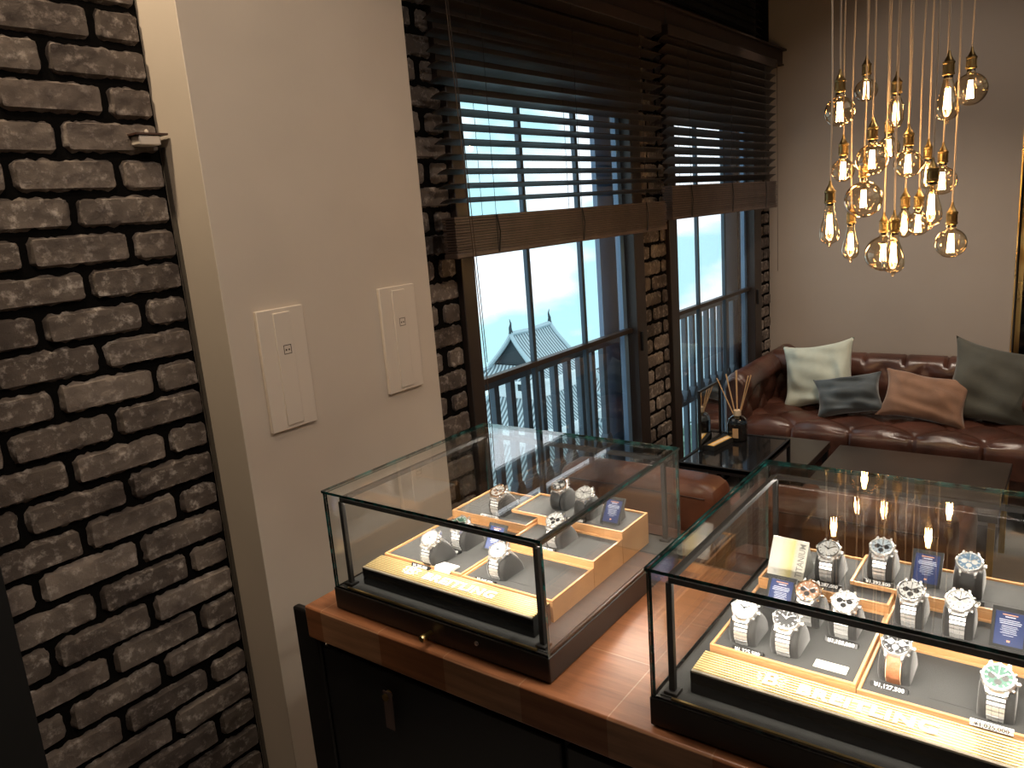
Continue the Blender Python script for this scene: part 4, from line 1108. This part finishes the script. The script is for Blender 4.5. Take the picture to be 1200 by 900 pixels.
def chair(y0, y1, lab, left=.38, seatx=.27):
    cy = (y0 + y1) / 2; hw = (y1 - y0) / 2
    c = empty('lounge_chair', (2.65, cy, 0), 0, lab, 'armchair', 'cognac leather armchairs behind the counter')
    b = MB(); rbox(b, -.31, -.14, -hw, hw, .41, .71, .05, .012); b.build('backrest', chairleather, c, smooth=60)
    b = MB(); rbox(b, -.30, -.15, -hw + .01, hw - .01, .20, .40, .03); b.build('back_base', chairleather, c, smooth=60)
    b = MB(); rbox(b, -.47, -.315, -hw - .015, hw + .015, .43, .555, .05, .012); b.build('lower_cushion', chairleather, c, smooth=60)
    bx('lower_frame', darkwood, -.45, -.20, -hw + .01, hw - .01, .375, .432, c, .004)
    b = MB(); rbox(b, -.16, seatx, -hw + .085, hw - .085, .24, .43, .05, .015); b.build('seat', chairleather, c, smooth=60)
    for sg in (-1, 1):
        b = MB(); rbox(b, -.15, .38 if sg < 0 else left, sg * (hw - .042) - .042, sg * (hw - .042) + .042, .16, .53, .040); b.build('armrest', chairleather, c, smooth=60)
    b = MB(); b.tube([(-.312, -hw + .04, .668), (-.3135, 0, .672), (-.312, hw - .04, .668)], .003, 6); b.build('seam', sofaleather, c)
    for sx in (-.42, .20):
        for sg in (-1, 1):
            b = MB(); b.lathe([(.014, 0), (.022, .16 if sx > 0 else .38)], (sx, sg * (hw - .06), 0), 12); b.build('leg', darkwood, c, smooth=50)
    return c
chair(.955, 1.60, 'cognac leather armchair by the window, its back to the left display case', .27)
chair(.25, .865, 'cognac leather armchair seen through the right display case')
def stool(x, y, lab):
    s = empty('counter_stool', (x, y, 0), 0, lab, 'stool', 'leather stools at the counter')
    b = MB(); rbox(b, -.17, .17, -.21, .21, .545, .625, .035, .012); b.build('seat', chairleather, s, smooth=60)
    bx('seat_base', darkwood, -.15, .15, -.19, .19, .515, .547, s, .004)
    for sx in (-1, 1):
        for sg in (-1, 1):
            b = MB(); b.tube([(sx * .125, sg * .165, .52), (sx * .15, sg * .19, 0)], [.016, .011], 10); b.build('leg', darkwood, s)
    b = MB(); b.tube([(-.14, -.18, .2), (-.14, .18, .2)], .008, 8); b.tube([(.14, -.18, .2), (.14, .18, .2)], .008, 8); b.build('footrest', blackmetal, s)

# ------------------------------------------------------------------ coffee tables, side table
def ctable(x0, x1, y0, y1, z, lab, brassleg=False):
    cx, cy = (x0 + x1) / 2, (y0 + y1) / 2; t = empty('coffee_table', (cx, cy, 0), 0, lab, 'table', 'dark low tables')
    hx, hy = (x1 - x0) / 2, (y1 - y0) / 2
    bx('tabletop', tabletop, -hx, hx, -hy, hy, z - .035, z, t, .003)
    for sx in (-1, 1):
        for sy in (-1, 1):
            bx('leg', brass if (brassleg and sy < 0) else blackmetal, sx * (hx - .02) - .012, sx * (hx - .02) + .012, sy * (hy - .02) - .012, sy * (hy - .02) + .012, 0, z - .035, t)
    bx('shelf', tabletop, -hx + .03, hx - .03, -hy + .03, hy - .03, .10, .12, t)
    if brassleg: bx('brass_corner', brass, -hx * .2 - .006, -hx * .2 + .006, -hy - .004, -hy, z - .16, z + .002, t)
ctable(3.22, 3.88, .205, .93, .42, 'wide dark low table in front of the sofa', True)
ctable(3.52, 3.92, .985, 1.32, .42, 'small dark low table left of the wide one, before the sofa arm')
st = empty('side_table', (3.19, 1.205, 0), 0, 'black framed side table with glossy top holding the reed diffuser', 'side table')
b = MB(); b.box(-.25, .25, -.165, .165, .548, .562); b.build('tabletop', blacktop, st)
b = MB()
for a in ((-.25, .25, -.165, -.153), (-.25, .25, .153, .165), (-.25, -.238, -.153, .153), (.238, .25, -.153, .153)): b.box(*a, .535, .566)
b.build('top_frame', blackmetal, st, bevel=.001)
for sx in (-1, 1):
    for sy in (-1, 1): bx('leg', blackmetal, sx * .243 - .007, sx * .243 + .007, sy * .158 - .007, sy * .158 + .007, 0, .535, st)
mr_ = empty('tabletop_mirror', (3.245, 1.345, .567), 0, 'small black framed mirror standing at the back of the side table', 'mirror')
b = MB()
for a in ((-.125, .125, .0, .010), (-.125, .125, .262, .272), (-.125, -.113, .01, .262), (.117, .125, .01, .262)): b.box(a[0], a[1], -.006, .006, a[2], a[3])
b.build('mirror_frame', blackmetal, mr_, bevel=.001)
b = MB(); b.box(-.114, .118, -.0005, .003, .009, .263); b.build('mirror_glass', mat('silver_mirror', (.75, .78, .8), .02, 1), mr_)
df = empty('reed_diffuser', (3.35, 1.255, .5625), 0, 'black reed diffuser bottle with pale wooden sticks on the side table', 'diffuser')
b = MB(); b.lathe([(.040, 0), (.046, .004), (.046, .075), (.044, .082)], n=28); b.build('bottle', mat('black_lacquer_bottle', (.01, .01, .01), .08, coat=1), df, smooth=40)
b = MB(); b.lathe([(.044, .082), (.040, .098), (.028, .112), (.016, .118)], n=28, cap=False); b.build('glass_shoulder', glass('smoked_shoulder', (.55, .62, .65), 1.5, 0, 1.6), df, smooth=60)
b = MB(); b.lathe([(.016, .116), (.017, .118), (.017, .142), (.013, .143)], n=20); b.build('collar', mat('ivory_collar', (.72, .60, .45), .6), df, smooth=40)
b = MB(); b.box(-.0465, -.044, -.020, .006, .02, .065); b.build('bottle_label', mat('tan_label', (.55, .36, .2), .6), df)
for k, (dx, dy) in enumerate(((.02, -.05), (.0, -.046), (-.01, -.0), (.01, .004), (.0, .045), (.02, .052), (-.02, .075))):
    b = MB(); b.tube([(dx * .1, dy * .1, .10), (dx * 1.2, dy * 1.15, .33 - abs(dy) * .5)], .0028, 8); b.build('reed', mat('pale_reed', (.60, .40, .22), .7), df)
bxm = empty('incense_box', (3.245, 1.297, .5625), math.radians(-9), 'long black box with a yellow label strip beside the diffuser', 'box')
bx('box_body', rubber, -.10, .10, -.028, .028, 0, .022, bxm, .001)
bx('yellow_label', mat('yellow_label', (.80, .50, .12), .6), -.095, .095, -.022, .010, .022, .0226, bxm)
bx('label_print', mat('pale_label_stripe', (.85, .68, .50), .6), -.085, .085, -.014, .002, .0226, .0230, bxm)
# rug
rg = MB(); rg.box(-.35, .35, -.028, .285, 0, .003)
def rug_mat():
    m, t, bb = new_mat('red_blue_kilim'); co = t.nodes.new('ShaderNodeTexCoord'); v = t.nodes.new('ShaderNodeTexVoronoi'); v.inputs['Scale'].default_value = 26
    g = t.nodes.new('ShaderNodeSeparateXYZ'); r = t.nodes.new('ShaderNodeValToRGB'); el = r.color_ramp.elements
    r.color_ramp.interpolation = 'CONSTANT'; el[0].position = 0; el[0].color = (.30, .33, .36, 1); el[1].position = .30; el[1].color = (.42, .16, .12, 1)
    mr = t.nodes.new('ShaderNodeMapRange'); mr.inputs[1].default_value = -.35; mr.inputs[2].default_value = .35
    t.links.new(co.outputs['Object'], g.inputs[0]); t.links.new(co.outputs['Object'], v.inputs[0]); t.links.new(g.outputs['X'], mr.inputs[0]); t.links.new(mr.outputs[0], r.inputs[0])
    mx = t.nodes.new('ShaderNodeMixRGB'); mx.inputs[2].default_value = (.05, .08, .14, 1); th = t.nodes.new('ShaderNodeMath'); th.operation = 'LESS_THAN'; th.inputs[1].default_value = .34
    th2 = t.nodes.new('ShaderNodeMath'); th2.operation = 'LESS_THAN'; th2.inputs[1].default_value = -.14; mm = t.nodes.new('ShaderNodeMath'); mm.operation = 'MULTIPLY'
    t.links.new(v.outputs['Distance'], th.inputs[0]); t.links.new(g.outputs['X'], th2.inputs[0]); t.links.new(th.outputs[0], mm.inputs[0]); t.links.new(th2.outputs[0], mm.inputs[1])
    t.links.new(mm.outputs[0], mx.inputs[0]); t.links.new(r.outputs[0], mx.inputs[1]); t.links.new(mx.outputs[0], bb.inputs['Base Color']); bb.inputs['Roughness'].default_value = .95; return m
ro = rg.build('small_rug', rug_mat(), bevel=.002, loc=(3.72, 1.37, 0)); tag(ro, 'small red and blue rug on the floor under the side table', 'rug')

# ------------------------------------------------------------------ cabinet beyond the back wall
cb = empty('display_cabinet', (5.25, .05, 0), 0, 'dark glass fronted cabinet with brass edge at the right end of the back wall', 'cabinet')
b = MB(); b.box(.0, .28, -.35, -.33, 0, 2.6); b.box(.26, .28, -.33, .26, 0, 2.6); b.box(.0, .28, .245, .265, 0, 2.6); b.box(0, .28, -.35, .265, 0, .62); b.box(0, .28, -.35, .265, 2.55, 2.6); b.build('carcass', blackpanel, cb)
for z in (.78, .98, 1.22, 1.48, 1.75, 2.05):
    bx('shelf', blackmetal, .01, .26, -.33, .245, z - .008, z, cb)
bx('brass_upright', brass, -.19, -.17, .262, .2675, 0, 2.6, cb)
bx('brass_upright', brass, -.02, -.008, .235, .26, 0, 2.6, cb)
b = MB(); b.box(-.006, -.002, -.35, .24, .62, 2.55); b.build('glass_door', pane, cb)
litm = emis('cabinet_lamp', (.75, .6, 1), 2.5)
bx('shelf_light', litm, .23, .24, .12, .20, 1.60, 1.615, cb)
for i, (z, c, l) in enumerate(((.98, (.10, .07, .2), 'small violet box on a lower cabinet shelf'), (1.22, (.14, .1, .26), 'violet box on the middle cabinet shelf'), (1.48, (.3, .27, .34), 'pale violet box on the upper cabinet shelf'))):
    tag(bx('gift_box', mat('gift_violet_%d' % i, c, .4), 5.30, 5.40, .10, .26, z + .0005, z + .12 + .02 * i, bevel=.003), l, 'box', 'boxes in the cabinet')

# ------------------------------------------------------------------ pendant bulbs
fil = emis('glowing_filament', (1, .66, .32), 60)
cordm = mat('pale_fabric_cord', (.60, .48, .36), .7)
darkbrass = mat('aged_brass', (.42, .29, .12), .32, 1, bump=.1, bscale=200)
def bulb_profile(kind, d):
    R_ = d / 2
    if kind == 'globe':
        p = [(.013, 0), (.014, -.012)]
        n = 16; c = -.012 - math.sqrt(R_ * R_ - .014 ** 2) - .004
        a0 = math.asin(min(.99, .016 / R_))
        for k in range(n + 1):
            a = a0 + (math.pi - a0) * k / n; p.append((max(.0005, R_ * math.sin(a)), c + R_ * math.cos(a)))
        return p, c
    if kind == 'teardrop':
        p = [(.013, 0), (.014, -.015), (R_ * .62, -.05), (R_ * .88, -.075), (R_, -.098), (R_ * .94, -.114), (R_ * .7, -.127), (R_ * .35, -.132), (.007, -.134), (.006, -.142), (.0005, -.145)]
        return p, -.07
    p = [(.012, 0), (.013, -.012), (R_ * .9, -.03), (R_, -.05), (R_, -.085), (R_ * .8, -.102), (R_ * .4, -.110), (.0005, -.112)]
    return p, -.06
def pendant(x, y, z, kind, d, lab):
    """z is the middle of the glass"""
    prof, c = bulb_profile(kind, d)
    top = z - c
    t = empty('pendant_bulb', (x, y, top), 0, lab, 'pendant lamp', 'filament bulbs hanging in a cluster')
    b = MB(); b.lathe(prof, n=28, cap=False); b.build('bulb_glass', bulbglass, t, smooth=60)
    b = MB(); b.lathe([(.015, -.002), (.0175, .0), (.0175, .005), (.0145, .007), (.0145, .030), (.0175, .033), (.0175, .038), (.013, .041), (.010, .048), (.006, .055), (.004, .064), (.0035, .070)], n=20, mod=None)
    for k in range(8):
        a = k * math.pi / 4; b.tube([(.0148 * math.cos(a), .0148 * math.sin(a), .006), (.0148 * math.cos(a), .0148 * math.sin(a), .032)], .0018, 5)
    b.build('socket', darkbrass, t, smooth=35)
    b = MB(); b.lathe([(.0125, -.010), (.0135, -.001)], n=20); b.build('bulb_cap', rubber, t, smooth=35)
    b = MB(); hl = .030 if kind != 'tube' else .027; zc = c if kind != 'globe' else max(c, -.075)
    for k in range(6):
        a = k * math.pi / 3; r0, r1 = .006, .0105
        b.tube([(r0 * math.cos(a), r0 * math.sin(a), zc + hl), (r1 * math.cos(a + .3), r1 * math.sin(a + .3), zc - hl)], .0017, 5)
    b.build('filament', fil, t)
    b = MB(); b.lathe([(.0042, -.004), (.005, zc + hl + .006), (.002, zc + hl - .004), (.0015, zc - hl)], n=10); b.build('glass_stem', glass('stem_glass', (.95, .9, .8), 1.5), t, smooth=60)
    sw = (hsh(x, y) - .5) * .018
    b = MB(); ht = CZ - top - .02
    b.tube([(0, 0, .068)] + [(sw * math.sin(math.pi * k / 8), sw * .6 * math.sin(2 * math.pi * k / 8), .068 + (ht - .068 - .0) * k / 8) for k in range(1, 9)], .0028, 6); b.build('cord', cordm, t)
    l = bpy.data.lights.new('bulb_light', 'POINT'); l.energy = BULB_W; l.color = (1, .62, .30); l.shadow_soft_size = .012
    lo = bpy.data.objects.new('bulb_light', l); COL.objects.link(lo); lo.parent = t; lo.location = (0, 0, zc)
    return t
BULB_W = .55
PB = [(2.78, .684, 1.911, 'globe', .095, 'large globe bulb pendant at the upper left of the cluster'),
      (3.30, .718, 2.021, 'globe', .084, 'highest globe bulb pendant in the left half of the cluster'),
      (3.00, .557, 1.905, 'tube', .048, 'narrow tube bulb pendant high in the middle of the cluster'),
      (2.82, .380, 1.910, 'teardrop', .068, 'teardrop bulb pendant at the upper right, left of the topmost one'),
      (3.25, .369, 1.968, 'globe', .110, 'topmost globe bulb pendant at the upper right of the cluster'),
      (3.00, .724, 1.728, 'globe', .080, 'globe bulb pendant at the left in the second row, right under the upper left one'),
      (2.90, .608, 1.754, 'globe', .104, 'large globe bulb pendant in the second row above the biggest globe'),
      (3.25, .625, 1.800, 'globe', .080, 'globe bulb pendant mostly hidden behind the second row globe'),
      (3.00, .515, 1.731, 'globe', .093, 'globe bulb pendant in the middle of the second row'),
      (3.32, .502, 1.691, 'tube', .057, 'tube bulb pendant in the second row behind the right globe'),
      (3.20, .437, 1.665, 'globe', .098, 'globe bulb pendant at the right of the second row'),
      (2.70, .691, 1.554, 'teardrop', .062, 'leftmost teardrop bulb pendant hanging low'),
      (3.00, .654, 1.622, 'globe', .127, 'biggest globe bulb pendant left of centre'),
      (3.10, .717, 1.468, 'teardrop', .062, 'low teardrop bulb pendant second from the left'),
      (3.10, .604, 1.422, 'globe', .128, 'big globe bulb pendant at the very bottom of the cluster'),
      (2.80, .515, 1.445, 'teardrop', .070, 'teardrop bulb pendant at the very bottom, before the big globe'),
      (3.22, .558, 1.520, 'tube', .052, 'narrow tube bulb pendant in the lower middle'),
      (3.12, .496, 1.523, 'globe', .085, 'small globe bulb pendant in the lower middle, right of the narrow tube'),
      (2.72, .398, 1.597, 'teardrop', .064, 'teardrop bulb pendant in front of the second row right globe'),
      (2.90, .363, 1.465, 'globe', .095, 'rightmost low globe bulb pendant hanging apart')]
for p in PB: pendant(*p)
cn = MB(); cn.lathe([(.36, -.02), (.36, 0)], (3.02, .55, CZ - .0005), 40)
tag(cn.build('ceiling_canopy', blackmetal, smooth=40), 'round black ceiling canopy that the bulb cords hang from', 'canopy')
# small ceiling downlights where the spots sit
for k, o in LIGHTS.items():
    d = MB(); d.lathe([(.045, 0), (.045, -.012), (.036, -.012), (.034, -.004)], (o.location.x, o.location.y, CZ - .0005), 20, cap=False)
    tag(d.build('downlight', blackmetal, smooth=40), 'recessed round black downlight in the ceiling', 'ceiling light', 'ceiling downlights')
